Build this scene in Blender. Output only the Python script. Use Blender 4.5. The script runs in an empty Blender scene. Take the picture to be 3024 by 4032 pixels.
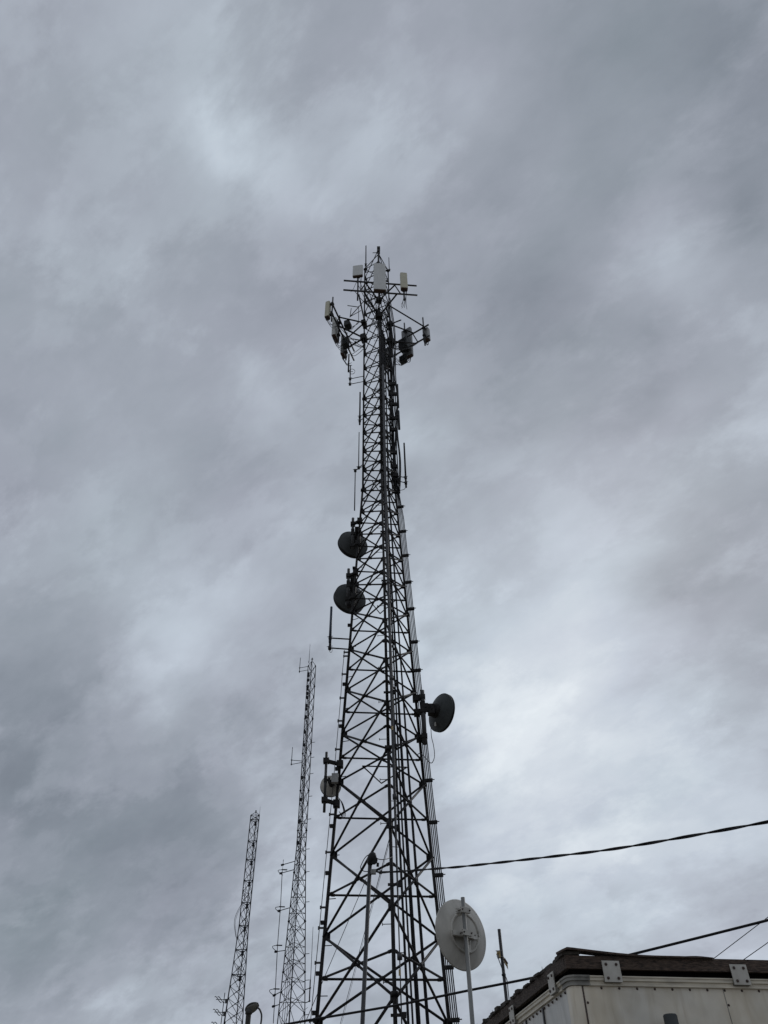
import bpy, math, random
from mathutils import Vector as V, Matrix

random.seed(7)
R_ = math.radians
scene = bpy.context.scene
COL = scene.collection

# ------------------------------------------------------------------ camera
FPX = 3029.0                       # focal length in photo pixels (4032 high)
PITCH, ROLL = 0.756821, -0.0177296
EYE = V((0, 0, 1.6))
_f = V((0, math.cos(PITCH), math.sin(PITCH)))
_r0 = V((1, 0, 0)); _u0 = _r0.cross(_f)
CR = math.cos(ROLL) * _r0 + math.sin(ROLL) * _u0
CU = math.cos(ROLL) * _u0 - math.sin(ROLL) * _r0
CF = _f
cam = bpy.data.cameras.new("camera")
cam.sensor_fit = 'VERTICAL'; cam.sensor_height = 36.0; cam.lens = 36.0 * FPX / 4032.0
cam.clip_start = 0.1; cam.clip_end = 5000
camo = bpy.data.objects.new("camera", cam); COL.objects.link(camo)
camo.matrix_world = Matrix(((CR.x, CU.x, -CF.x, EYE.x), (CR.y, CU.y, -CF.y, EYE.y), (CR.z, CU.z, -CF.z, EYE.z), (0, 0, 0, 1)))
scene.camera = camo


def ray(u, v):
    return CR * ((u - 1512) / FPX) + CU * ((2016 - v) / FPX) + CF


def at(u, v, Y):                    # where a sight line meets the vertical plane y = Y
    d = ray(u, v); return EYE + d * (Y / d.y)


def atz(u, v, z):                   # where a sight line meets a level plane
    d = ray(u, v); return EYE + d * ((z - 1.6) / d.z)


def onp(u, v, p, n):                # where a sight line meets the plane through p with normal n
    d = ray(u, v); return EYE + d * ((p - EYE).dot(n) / d.dot(n))


# ------------------------------------------------------------------ sky, sun, exposure
SUN_EL, SUN_AZ = R_(38), R_(25)     # sun behind the cloud deck, ahead and to the right
def lin(c):
    c = c / 255.0
    return c / 12.92 if c <= 0.04045 else ((c + 0.055) / 1.055) ** 2.4


def rgb(r, g, b):
    return (lin(r), lin(g), lin(b), 1.0)


world = bpy.data.worlds.new("World"); scene.world = world; world.use_nodes = True
nt = world.node_tree; nt.nodes.clear()
def nd(t, **k):
    n = nt.nodes.new(t)
    for a, b in k.items(): setattr(n, a, b)
    return n
def put(s, x):
    if isinstance(x, (int, float)): s.default_value = x
    elif isinstance(x, tuple): s.default_value = x
    else: nt.links.new(x, s)
def M(op, a, b=None, c=None):
    n = nd('ShaderNodeMath', operation=op); put(n.inputs[0], a)
    if b is not None: put(n.inputs[1], b)
    if c is not None: put(n.inputs[2], c)
    return n.outputs[0]
def VM(op, a, b=None, out=0):
    n = nd('ShaderNodeVectorMath', operation=op); put(n.inputs[0], a)
    if b is not None:
        put(n.inputs['Scale' if op == 'SCALE' else 1], b)
    return n.outputs['Value'] if op == 'DOT_PRODUCT' else n.outputs[0]
def noise(vec, scale, detail, rough=0.5, dist=0.0, out='Fac'):
    n = nd('ShaderNodeTexNoise'); put(n.inputs['Vector'], vec)
    n.inputs['Scale'].default_value = scale; n.inputs['Detail'].default_value = detail
    n.inputs['Roughness'].default_value = rough; n.inputs['Distortion'].default_value = dist
    return n.outputs[out]
tc = nd('ShaderNodeTexCoord'); dirv = tc.outputs['Generated']
sep = nd('ShaderNodeSeparateXYZ'); nt.links.new(dirv, sep.inputs[0])
zc = M('ADD', M('MAXIMUM', sep.outputs['Z'], 0.0), 0.5)
comb = nd('ShaderNodeCombineXYZ')                         # the cloud deck as a level sheet overhead
put(comb.inputs[0], M('DIVIDE', sep.outputs['X'], zc)); put(comb.inputs[1], M('DIVIDE', sep.outputs['Y'], zc))
mp = nd('ShaderNodeMapping', vector_type='TEXTURE'); nt.links.new(comb.outputs[0], mp.inputs['Vector'])
mp.inputs['Rotation'].default_value = (0, 0, R_(-38)); mp.inputs['Scale'].default_value = (1.35, 0.9, 1)
deck = mp.outputs[0]
warp = VM('SCALE', VM('SUBTRACT', noise(deck, 6.0, 8, 0.56, 0.1, 'Color'), (0.5, 0.5, 0.5)), 0.24)
wdir = VM('NORMALIZE', VM('ADD', dirv, warp))
# broad lighter and darker banks of the deck: heading, half width, strength
BANKS = [(920,520,115,20),(1070,630,130,14),(1750,120,250,2),(1700,430,280,6),(1850,330,90,8),(2450,150,350,-17),
 (2650,430,180,11),(2850,380,260,-20),(2990,860,170,-22),(2600,880,280,5),(2080,1050,320,-14),(2600,1120,170,15),
 (2050,1500,280,-12),(1640,1780,150,16),(1330,1450,200,9),(1000,1540,140,14),(350,720,330,-6),(120,300,380,-7),
 (300,1500,280,4),(2300,1950,330,15),(2560,1480,150,-9),(2900,1700,200,6),(720,2430,260,26),(1180,2080,190,15),
 (300,2250,230,2),(150,2900,380,-15),(900,2800,380,-9),(1000,3100,230,8),(300,3450,420,-20),(850,3480,280,-12),
 (1120,3620,190,24),(130,3760,230,-12),(250,3990,300,14),(700,3830,180,4),(2350,2560,340,36),(2000,2330,280,13),
 (2920,2500,230,0),(2820,2270,190,-10),(2650,2850,200,-4),(2300,3000,330,22),(2880,3150,300,36),(2000,2880,230,26),
 (1780,2600,300,26),(2100,3250,330,26),(2500,3500,280,8),(2700,3660,190,14),(2050,3800,250,8),(1650,3680,280,14),(1250,3280,190,14)]
acc = None
for (u, v, rad, amp) in BANKS:
    d = ray(u, v).normalized(); s = 0.72 * rad / FPX
    e = M('EXPONENT', M('MULTIPLY', M('SUBTRACT', VM('DOT_PRODUCT', wdir, tuple(d)), 1.0), 1.0 / (s * s)))
    acc = M('MULTIPLY', e, float(amp)) if acc is None else M('MULTIPLY_ADD', e, float(amp), acc)
n1 = noise(deck, 5.5, 10, 0.56, 0.12); n2 = noise(deck, 15.0, 9, 0.58, 0.2)
def sstep(x, a, b):
    n = nd('ShaderNodeMapRange', interpolation_type='SMOOTHSTEP'); put(n.inputs['Value'], x)
    n.inputs['From Min'].default_value = a; n.inputs['From Max'].default_value = b; return n.outputs['Result']
off = VM('ADD', deck, (3.7, 1.9, 0.6))
e1 = sstep(noise(off, 4.0, 12, 0.62, 0.1), 0.48, 0.57); e2 = sstep(noise(off, 9.0, 11, 0.62, 0.15), 0.48, 0.58)
val = M('ADD', acc, 160.0)
val = M('MULTIPLY_ADD', M('SUBTRACT', n1, 0.5), 36.0, val)
val = M('MULTIPLY_ADD', e1, 12.0, val); val = M('MULTIPLY_ADD', e2, 6.0, val)
val = M('MULTIPLY_ADD', M('SUBTRACT', n2, 0.5), 24.0, val)
def ramp(fac, stops):
    n = nd('ShaderNodeValToRGB'); cr = n.color_ramp
    while len(cr.elements) < len(stops): cr.elements.new(0.5)
    for e, (p, c) in zip(cr.elements, stops): e.position = p; e.color = c
    put(n.inputs[0], fac); return n.outputs[0]
t = M('DIVIDE', M('SUBTRACT', val, 100.0), 140.0)
lav = ramp(t, [(0.0, rgb(98,103,114)), (0.25, rgb(131,136,148)), (0.45, rgb(161,165,178)), (0.7, rgb(195,202,215)), (1.0, rgb(232,238,244))])
tea = ramp(t, [(0.0, rgb(94,104,112)), (0.25, rgb(127,138,146)), (0.45, rgb(158,167,176)), (0.7, rgb(191,203,213)), (1.0, rgb(230,239,244))])
mx = nd('ShaderNodeMix', data_type='RGBA'); put(mx.inputs[0], M('MULTIPLY_ADD', M('SUBTRACT', noise(deck, 5.0, 4), 0.5), 1.6, 0.5))
mx.clamp_factor = True
nt.links.new(lav, mx.inputs[6]); nt.links.new(tea, mx.inputs[7])
sky = nd('ShaderNodeTexSky', sky_type='NISHITA'); sky.sun_disc = False
sky.sun_elevation = SUN_EL; sky.sun_rotation = SUN_AZ
cov = nd('ShaderNodeMix', data_type='RGBA'); cov.inputs[0].default_value = 0.97      # nearly closed cloud cover over the clear sky
up10 = VM('SCALE', mx.outputs[2], 10.0)
nt.links.new(sky.outputs[0], cov.inputs[6]); nt.links.new(up10, cov.inputs[7])
bg = nd('ShaderNodeBackground'); bg.inputs['Strength'].default_value = 0.1
nt.links.new(cov.outputs[2], bg.inputs['Color'])
wo = nd('ShaderNodeOutputWorld'); nt.links.new(bg.outputs[0], wo.inputs['Surface'])

sun = bpy.data.lights.new("sun", 'SUN'); sun.energy = 0.5; sun.angle = R_(25); sun.color = (1.0, 0.97, 0.93)
suno = bpy.data.objects.new("sun", sun); COL.objects.link(suno)
sd = V((math.sin(SUN_AZ) * math.cos(SUN_EL), math.cos(SUN_AZ) * math.cos(SUN_EL), math.sin(SUN_EL)))
suno.rotation_euler = sd.to_track_quat('Z', 'Y').to_euler(); suno.location = (20, 30, 60)
vs = scene.view_settings
vs.view_transform = 'Standard'; vs.look = 'None'; vs.exposure = 0.0; vs.gamma = 1.0; vs.use_curve_mapping = False


# ------------------------------------------------------------------ materials
def material(name, c1, c2=None, rough=0.6, metal=0.0, scale=6.0, bump=0.0, bscale=None, stretch=(1, 1, 1), contrast=(0.35, 0.65), spec=0.5):
    m = bpy.data.materials.new(name); m.use_nodes = True
    t = m.node_tree; b = t.nodes['Principled BSDF']
    b.inputs['Roughness'].default_value = rough; b.inputs['Metallic'].default_value = metal
    b.inputs['Specular IOR Level'].default_value = spec
    tcn = t.nodes.new('ShaderNodeTexCoord'); mpn = t.nodes.new('ShaderNodeMapping')
    mpn.inputs['Scale'].default_value = stretch
    t.links.new(tcn.outputs['Object'], mpn.inputs['Vector'])
    if c2 is None: c2 = tuple(x * 0.75 for x in c1)
    n = t.nodes.new('ShaderNodeTexNoise'); n.inputs['Scale'].default_value = scale; n.inputs['Detail'].default_value = 7
    t.links.new(mpn.outputs[0], n.inputs['Vector'])
    r = t.nodes.new('ShaderNodeValToRGB'); r.color_ramp.elements[0].position = contrast[0]; r.color_ramp.elements[1].position = contrast[1]
    r.color_ramp.elements[0].color = (*c2, 1); r.color_ramp.elements[1].color = (*c1, 1)
    t.links.new(n.outputs['Fac'], r.inputs[0]); t.links.new(r.outputs[0], b.inputs['Base Color'])
    if bump:
        n2 = t.nodes.new('ShaderNodeTexNoise'); n2.inputs['Scale'].default_value = bscale or scale * 3; n2.inputs['Detail'].default_value = 5
        t.links.new(mpn.outputs[0], n2.inputs['Vector'])
        bp = t.nodes.new('ShaderNodeBump'); bp.inputs['Strength'].default_value = bump; bp.inputs['Distance'].default_value = 0.02
        t.links.new(n2.outputs['Fac'], bp.inputs['Height']); t.links.new(bp.outputs[0], b.inputs['Normal'])
    return m


MAT = dict(
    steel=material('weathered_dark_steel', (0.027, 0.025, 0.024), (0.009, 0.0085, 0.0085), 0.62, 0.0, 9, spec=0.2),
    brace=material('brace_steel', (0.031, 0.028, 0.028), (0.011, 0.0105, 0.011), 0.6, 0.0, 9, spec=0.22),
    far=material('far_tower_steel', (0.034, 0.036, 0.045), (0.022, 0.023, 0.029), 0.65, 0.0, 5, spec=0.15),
    conduit=material('conduit_steel', (0.055, 0.055, 0.056), (0.035, 0.035, 0.037), 0.5, 0.2, 8),
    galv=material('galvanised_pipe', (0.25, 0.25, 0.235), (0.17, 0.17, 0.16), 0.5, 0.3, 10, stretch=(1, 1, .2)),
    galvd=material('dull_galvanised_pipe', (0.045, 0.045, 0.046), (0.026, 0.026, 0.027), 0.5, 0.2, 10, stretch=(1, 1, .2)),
    cable=material('black_cable_jacket', (0.012, 0.012, 0.014), (0.008, 0.008, 0.009), 0.55, 0.0, 12, spec=0.25),
    cablel=material('grey_cable_jacket', (0.045, 0.045, 0.045), (0.03, 0.03, 0.03), 0.55, 0.0, 12),
    white=material('white_radome', (0.62, 0.62, 0.60), (0.55, 0.55, 0.53), 0.5, 0.0, 3),
    cream=material('aged_cream_radome', (0.56, 0.53, 0.40), (0.48, 0.45, 0.33), 0.5, 0.0, 3),
    grey=material('grey_radome', (0.22, 0.225, 0.225), (0.15, 0.155, 0.155), 0.5, 0.0, 4),
    under=material('stained_underside', (0.10, 0.06, 0.04), (0.05, 0.03, 0.025), 0.8, 0.0, 18),
    gdish=material('dark_grey_dish', (0.062, 0.067, 0.066), (0.046, 0.05, 0.05), 0.6, 0.0, 4, spec=0.25),
    shroud=material('black_dish_shroud', (0.014, 0.015, 0.016), (0.009, 0.009, 0.01), 0.5, 0.0, 4, spec=0.25),
    wdish=material('white_dish_paint', (0.52, 0.495, 0.44), (0.38, 0.362, 0.32), 0.5, 0.0, 2.6, stretch=(2.5, 2.5, 1)),
    odu=material('light_grey_enclosure', (0.33, 0.33, 0.32), (0.26, 0.26, 0.25), 0.5, 0.0, 4),
    blue=material('blue_grey_fibreglass', (0.022, 0.036, 0.062), (0.016, 0.026, 0.046), 0.45, 0.0, 4),
    brass=material('yellowed_terminal', (0.42, 0.32, 0.14), (0.3, 0.22, 0.1), 0.5, 0.1, 20),
    wood=material('dark_weathered_timber', (0.115, 0.08, 0.06), (0.03, 0.022, 0.018), 0.9, 0.0, 7, 0.6, 9, (1, 14, 14)),
    woodside=material('dark_weathered_timber_side', (0.10, 0.075, 0.06), (0.03, 0.023, 0.018), 0.9, 0.0, 7, 0.6, 9, (14, 1, 14)),
    shingle=material('mossy_shingle', (0.07, 0.06, 0.05), (0.02, 0.018, 0.015), 0.95, 0.0, 9, 0.8, 20),
    void=material('gap_shade_black', (0.015, 0.014, 0.013), (0.01, 0.01, 0.01), 0.95, 0.0, 6),  # near-black colour that paints the dark of the gap below the roof
    bolt=material('rusty_bolt', (0.09, 0.06, 0.05), (0.05, 0.035, 0.03), 0.7, 0.2, 30),
    plate=material('steel_plate', (0.52, 0.50, 0.45), (0.42, 0.40, 0.35), 0.55, 0.1, 9),
    lamp=material('lamp_housing', (0.055, 0.055, 0.053), (0.035, 0.035, 0.033), 0.6, 0.0, 6),
    lens=material('cloudy_lamp_lens', (0.15, 0.145, 0.12), (0.10, 0.097, 0.08), 0.35, 0.0, 6),
    polewood=material('lamp_post_timber', (0.045, 0.04, 0.034), (0.022, 0.02, 0.017), 0.9, 0.0, 8, 0.5, 12, (6, 6, .5)),
    gravel=material('gravel', (0.27, 0.24, 0.20), (0.15, 0.135, 0.115), 0.95, 0.0, 14, 0.6, 60),
)


def panel_mat(name, c1, c2, reflection_tone, wave):
    """aluminium sheet painted off-white, dull gloss, slightly oil-canned, with cloud reflections painted in as soft blotches, and run-down stains"""
    m = material(name, c1, c2, 0.34, 0.0, 1.6, 0, None, (1, 1, 1), (0.3, 0.7))  # two-tone noise paints part of the blotchy reflections into the base colour
    t = m.node_tree; b = t.nodes['Principled BSDF']
    tcn = t.nodes.new('ShaderNodeTexCoord')
    mpn = t.nodes.new('ShaderNodeMapping'); mpn.inputs['Scale'].default_value = (2.6, 2.6, 1.2); mpn.inputs['Rotation'].default_value = (0, R_(25), 0)
    t.links.new(tcn.outputs['Object'], mpn.inputs['Vector'])
    n = t.nodes.new('ShaderNodeTexNoise'); n.inputs['Scale'].default_value = 1.7; n.inputs['Detail'].default_value = 6; n.inputs['Distortion'].default_value = 1.2
    t.links.new(mpn.outputs[0], n.inputs['Vector'])
    r = t.nodes.new('ShaderNodeValToRGB'); r.color_ramp.elements[0].position = 0.42; r.color_ramp.elements[1].position = 0.75
    r.color_ramp.elements[0].color = (1, 1, 1, 1); r.color_ramp.elements[1].color = reflection_tone  # slanting soft blotches: reflected clouds painted into the sheet colour
    mix = t.nodes.new('ShaderNodeMix'); mix.data_type = 'RGBA'; mix.blend_type = 'MULTIPLY'; mix.inputs[0].default_value = 0.8
    old = b.inputs['Base Color'].links[0].from_socket
    t.links.new(n.outputs['Fac'], r.inputs[0]); t.links.new(old, mix.inputs[6]); t.links.new(r.outputs[0], mix.inputs[7])
    t.links.new(mix.outputs[2], b.inputs['Base Color'])
    mp3 = t.nodes.new('ShaderNodeMapping'); mp3.inputs['Scale'].default_value = (16, 16, .8); t.links.new(tcn.outputs['Object'], mp3.inputs['Vector'])
    n3 = t.nodes.new('ShaderNodeTexNoise'); n3.inputs['Scale'].default_value = 1.3; n3.inputs['Detail'].default_value = 8; n3.inputs['Roughness'].default_value = .65
    t.links.new(mp3.outputs[0], n3.inputs['Vector'])
    r3_ = t.nodes.new('ShaderNodeValToRGB'); r3_.color_ramp.elements[0].position = .55; r3_.color_ramp.elements[1].position = .78
    r3_.color_ramp.elements[0].color = (1, 1, 1, 1); r3_.color_ramp.elements[1].color = (.52, .42, .32, 1); t.links.new(n3.outputs['Fac'], r3_.inputs[0])
    mix3 = t.nodes.new('ShaderNodeMix'); mix3.data_type = 'RGBA'; mix3.blend_type = 'MULTIPLY'; mix3.inputs[0].default_value = .45
    t.links.new(mix.outputs[2], mix3.inputs[6]); t.links.new(r3_.outputs[0], mix3.inputs[7]); t.links.new(mix3.outputs[2], b.inputs['Base Color'])
    n2 = t.nodes.new('ShaderNodeTexNoise'); n2.inputs['Scale'].default_value = 2.2; n2.inputs['Detail'].default_value = 2
    t.links.new(tcn.outputs['Object'], n2.inputs['Vector'])
    bp = t.nodes.new('ShaderNodeBump'); bp.inputs['Strength'].default_value = wave; bp.inputs['Distance'].default_value = 0.08
    t.links.new(n2.outputs['Fac'], bp.inputs['Height']); t.links.new(bp.outputs[0], b.inputs['Normal'])
    return m


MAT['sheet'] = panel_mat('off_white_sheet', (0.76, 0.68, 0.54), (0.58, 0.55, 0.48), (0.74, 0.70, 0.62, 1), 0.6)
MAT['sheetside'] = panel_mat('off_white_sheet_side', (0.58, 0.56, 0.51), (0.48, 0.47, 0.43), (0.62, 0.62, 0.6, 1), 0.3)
MAT['trim'] = material('weathered_cream_trim', (0.66, 0.60, 0.48), (0.46, 0.42, 0.34), 0.5, 0.0, 5, 0.1, 20, (1, 1, 4))
MAT['trimdirty'] = material('grimy_trim', (0.27, 0.26, 0.23), (0.14, 0.135, 0.12), 0.7, 0.0, 9, 0.2, 20)


# ------------------------------------------------------------------ mesh helpers
def basis(d):
    d = d.normalized(); a = V((0, 0, 1)) if abs(d.z) < 0.9 else V((1, 0, 0))
    s = d.cross(a).normalized(); return s, s.cross(d).normalized(), d


class MB:
    def __init__(self): self.v = []; self.f = []; self.s = []

    def tube(self, a, b, r, r2=None, n=8, cap=True):
        a = V(a); b = V(b); r2 = r if r2 is None else r2
        s, t, _ = basis(b - a); o = len(self.v)
        for p, q in ((a, r), (b, r2)):
            for i in range(n):
                w = 2 * math.pi * i / n; self.v.append(p + (s * math.cos(w) + t * math.sin(w)) * q)
        for i in range(n):
            j = (i + 1) % n; self.f.append((o + i, o + j, o + n + j, o + n + i)); self.s.append(True)
        if cap:
            self.f.append(tuple(o + i for i in reversed(range(n)))); self.s.append(False)
            self.f.append(tuple(o + n + i for i in range(n))); self.s.append(False)
        return self

    def path(self, pts, r, n=6, closed=False):
        pts = [V(p) for p in pts]; m = len(pts); o = len(self.v); prev = None
        for k in range(m):
            if closed: d = pts[(k + 1) % m] - pts[k - 1]
            else: d = pts[min(k + 1, m - 1)] - pts[max(k - 1, 0)]
            d = d.normalized()
            if prev is None: s, t, _ = basis(d)
            else:
                s = (prev - d * prev.dot(d)); s = s.normalized() if s.length > 1e-6 else basis(d)[0]; t = d.cross(s)
            prev = s; rr = r[k] if isinstance(r, (list, tuple)) else r
            for i in range(n):
                w = 2 * math.pi * i / n; self.v.append(pts[k] + (s * math.cos(w) + t * math.sin(w)) * rr)
        for k in range(m if closed else m - 1):
            k2 = (k + 1) % m
            for i in range(n):
                j = (i + 1) % n
                self.f.append((o + k * n + i, o + k * n + j, o + k2 * n + j, o + k2 * n + i)); self.s.append(True)
        if not closed:
            self.f.append(tuple(o + i for i in reversed(range(n)))); self.s.append(False)
            self.f.append(tuple(o + (m - 1) * n + i for i in range(n))); self.s.append(False)
        return self

    def box(self, c, x, y, z, bev=0.0):
        """c centre; x, y, z half-extent vectors; bev rounds the four edges along z"""
        c = V(c); x = V(x); y = V(y); z = V(z); o = len(self.v)
        if bev:
            lx, ly = x.length, y.length; ex, ey = x.normalized(), y.normalized(); prof = []
            for (sx, sy, w0) in ((1, 1, 0), (-1, 1, 90), (-1, -1, 180), (1, -1, 270)):
                for k in range(4):
                    w = R_(w0 + 30 * k)
                    prof.append(ex * (sx * (lx - bev) + bev * math.cos(w)) + ey * (sy * (ly - bev) + bev * math.sin(w)))
        else: prof = [x + y, -x + y, -x - y, x - y]
        n = len(prof)
        for q in (-z, z):
            for p in prof: self.v.append(c + p + q)
        for i in range(n):
            j = (i + 1) % n; self.f.append((o + i, o + j, o + n + j, o + n + i)); self.s.append(False)
        self.f.append(tuple(o + i for i in reversed(range(n)))); self.s.append(False)
        self.f.append(tuple(o + n + i for i in range(n))); self.s.append(False)
        return self

    def lathe(self, c, axis, prof, n=40):
        """prof: (radius, distance along axis)"""
        c = V(c); s, t, d = basis(V(axis)); o = len(self.v); m = len(prof)
        for (r, h) in prof:
            for i in range(n):
                w = 2 * math.pi * i / n; self.v.append(c + d * h + (s * math.cos(w) + t * math.sin(w)) * max(r, 1e-4))
        for k in range(m - 1):
            for i in range(n):
                j = (i + 1) % n; self.f.append((o + k * n + i, o + k * n + j, o + (k + 1) * n + j, o + (k + 1) * n + i)); self.s.append(True)
        return self

    def prism(self, pts, ext):
        """planar outline pts extruded by ext"""
        pts = [V(p) for p in pts]; ext = V(ext); n = len(pts); o = len(self.v)
        self.v += pts + [p + ext for p in pts]
        for i in range(n):
            j = (i + 1) % n; self.f.append((o + i, o + j, o + n + j, o + n + i)); self.s.append(False)
        self.f.append(tuple(o + i for i in reversed(range(n)))); self.s.append(False)
        self.f.append(tuple(o + n + i for i in range(n))); self.s.append(False)
        return self

    def build(self, name, mat, parent=None, origin=None):
        root = parent
        while root is not None and root.parent is not None: root = root.parent
        if root is not None: org = V(root.location)
        elif origin is not None: org = V(origin)
        else:
            lo = min(self.v, key=lambda p: p.z); org = V(lo)
        me = bpy.data.meshes.new(name); me.from_pydata([tuple(p - org) for p in self.v], [], self.f)
        me.polygons.foreach_set('use_smooth', self.s); me.update()
        import bmesh
        bm = bmesh.new(); bm.from_mesh(me); bmesh.ops.recalc_face_normals(bm, faces=bm.faces); bm.to_mesh(me); bm.free()
        me.materials.append(MAT[mat] if isinstance(mat, str) else mat)
        o = bpy.data.objects.new(name, me); COL.objects.link(o)
        if root is None: o.location = org
        else: o.parent = parent
        return o


def tag(o, label, cat, group=None):
    o['label'] = label; o['category'] = cat
    if group: o['group'] = group
    return o


def thing(name, loc, label, cat, group=None):
    o = bpy.data.objects.new(name, None); COL.objects.link(o); o.location = loc; o.empty_display_size = 0.3
    return tag(o, label, cat, group)


def spline(pts, k=6):
    """Catmull-Rom through the points"""
    pts = [V(p) for p in pts]; P = [pts[0] * 2 - pts[1]] + pts + [pts[-1] * 2 - pts[-2]]; out = []
    for i in range(1, len(P) - 2):
        for j in range(k):
            t = j / k; a, b, c, d = P[i - 1], P[i], P[i + 1], P[i + 2]
            out.append(0.5 * ((2 * b) + (c - a) * t + (2 * a - 5 * b + 4 * c - d) * t * t + (3 * b - a - 3 * c + d) * t ** 3))
    out.append(pts[-1]); return out


# ------------------------------------------------------------------ ground
g = MB(); S = 1500
g.v = [V((-S, -S, 0)), V((S, -S, 0)), V((S, S, 0)), V((-S, S, 0))]; g.f = [(0, 1, 2, 3)]; g.s = [False]
ground = g.build('ground', 'gravel', None, (0, 0, 0)); ground['kind'] = 'structure'


# ------------------------------------------------------------------ lattice towers
class Lattice:
    def __init__(self, x, y, delta, rfun): self.x, self.y, self.d, self.r = x, y, delta, rfun
    def ang(self, k): return R_(-90 + 120 * k) + self.d
    def leg(self, k, h, out=0.0):
        a = self.ang(k); r = self.r(h) + out
        return V((self.x + r * math.cos(a), self.y + r * math.sin(a), h))
    def hv(self, k, v):              # height at which leg k crosses photo row v
        lo, hi = 1.7, 90
        for _ in range(50):
            m = (lo + hi) / 2; q = self.leg(k, m) - EYE
            if 2016 - FPX * q.dot(CU) / q.dot(CF) > v: lo = m
            else: hi = m
        return lo


def lattice_build(T, root, levels, horiz, leg_r, br_r, joints, legmat='steel', brmat='brace', gus=0.11):
    top = levels[-1]
    for k in range(3):
        m = MB(); hs = [levels[0]] + [h for h in T.breaks if levels[0] < h < top] + [top]
        for a, b in zip(hs, hs[1:]): m.tube(T.leg(k, a), T.leg(k, b), leg_r(a), leg_r(b), 10)
        for j in joints:
            if j > top: continue
            m.tube(T.leg(k, j - .05), T.leg(k, j + .05), leg_r(j) * 1.9, None, 10)
        for h in levels[1:]:
            for dk in (1, 2):
                d = (T.leg((k + dk) % 3, h) - T.leg(k, h)).normalized()
                m.box(T.leg(k, h) + d * (leg_r(h) + gus * .45), d * gus * .5, V((0, 0, 1)) * gus * .75, d.cross(V((0, 0, 1))) * .012)
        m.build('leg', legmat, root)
    diag = []; hor = []
    for i, (a, b) in enumerate(zip(levels, levels[1:])):
        for k in range(3):
            j = (k + 1) % 3
            nrm = (T.leg(k, a) + T.leg(j, a)) / 2 - V((T.x, T.y, a)); nrm = nrm.normalized()
            r = br_r(a)
            diag.append((T.leg(k, a) + nrm * r, T.leg(j, b) + nrm * r, r)); diag.append((T.leg(j, a) - nrm * r * .9, T.leg(k, b) - nrm * r * .9, r))
            if horiz(a): hor.append((T.leg(k, (a + b) / 2), T.leg(j, (a + b) / 2), r * .9, nrm))
    # every brace a part of its own: the hundred lowest, then the small far ones as one part
    for (lst, nm) in ((diag, 'diagonal_brace'), (hor, 'horizontal_brace')):
        for e in lst[:100]:
            m = MB(); a, b, r = e[0], e[1], e[2]; d = (b - a).normalized(); L = (b - a).length
            m.tube(a, b, r, None, 8)
            if nm == 'diagonal_brace':
                c = (a + b) / 2; m.tube(c - d * .09, c + d * .09, r * 1.35, None, 8)
            else:
                for s in (a + d * .14, b - d * .14): m.tube(s - d * .05, s + d * .05, r * 1.4, None, 8)
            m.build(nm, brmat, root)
        if len(lst) > 100:
            m = MB()
            for e in lst[100:]: m.tube(e[0], e[1], e[2], None, 6)
            o = m.build(nm, brmat, root); o['kind'] = 'stuff'


# main tower ---------------------------------------------------------
AX, AY = -0.14978, 22.1
def rmain(h):
    if h > 24.2631: return 0.77166
    if h > 11.7487: return 0.77166 + 0.0602207 * (24.2631 - h)
    return 0.77166 + 0.0602207 * (24.2631 - 11.7487) + 0.0691223 * (11.7487 - h)
TM = Lattice(AX, AY, 0.100773, rmain); TM.breaks = [11.7487, 24.2631]
LV = [0.15, 1.4, 3.45, 5.55, 7.51, 9.6, 11.75, 13.30, 14.86, 16.44, 17.98, 19.22, 20.45, 21.67, 22.84, 24.03, 25.22, 26.41, 27.61, 28.81, 30.03,
      31.20, 32.38, 33.57, 34.75, 35.94, 37.14, 38.36, 39.55, 40.75, 41.90]
tower = thing('lattice_tower', (AX, AY, 0), 'tallest dark steel lattice tower, three legged, carrying dishes and panel antennas', 'tower')
lattice_build(TM, tower, LV, lambda a: a < 30, lambda h: .052 - .016 * min(h, 42) / 42, lambda h: .036 - .014 * min(h, 42) / 42,
              [5.62, 11.75, 17.98, 24.03, 30.03, 35.94, 41.85], gus=.12)
apex = at(1491, 1000, AY); m = MB()
for k in range(3): m.tube(TM.leg(k, 41.9), apex, .025, None, 8)
m.build('apex_frame', 'brace', tower)
m = MB().tube(apex - V((0, 0, 1.6)), apex + V((0, 0, .1)), .04).tube(apex + V((0, 0, .05)), apex + V((0, 0, .5)), .085, None, 10).box(apex + V((0, 0, .62)), (.09, 0, 0), (0, .09, 0), (0, 0, .12)).tube(apex + V((-.35, 0, .15)), apex + V((0, 0, .15)), .02)
m.build('apex_fitting', 'steel', tower)
# plan bracing at section joints
for h in (11.75, 17.98, 24.03, 30.03, 35.94):
    m = MB(); mids = [(TM.leg(k, h) + TM.leg((k + 1) % 3, h)) / 2 for k in range(3)]
    for k in range(3): m.tube(mids[k], mids[(k + 1) % 3], .02, None, 6)
    m.build('plan_brace', 'brace', tower)
# climbing pegs on the near leg and the left leg
n = 0; h = 4.0
while h < 37.5:
    for (k, aa) in ((0, 178 if int(n) % 2 else 12),):
        d = V((math.cos(R_(aa)), math.sin(R_(aa)), 0)); p = TM.leg(k, h)
        MB().tube(p, p + d * .25, .0095, None, 6).tube(p + d * .25 - V((0, 0, .032)), p + d * .25 + V((0, 0, .032)), .011, None, 6).build('step_peg', 'steel', tower)
    n += 1; h += .62
h = 5.0
while h < 22:
    p = TM.leg(2, h); d = V((.85, -.5, -.1)).normalized()
    MB().tube(p, p + d * .27, .012, None, 6).build('step_peg', 'steel', tower); h += 1.15
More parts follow.
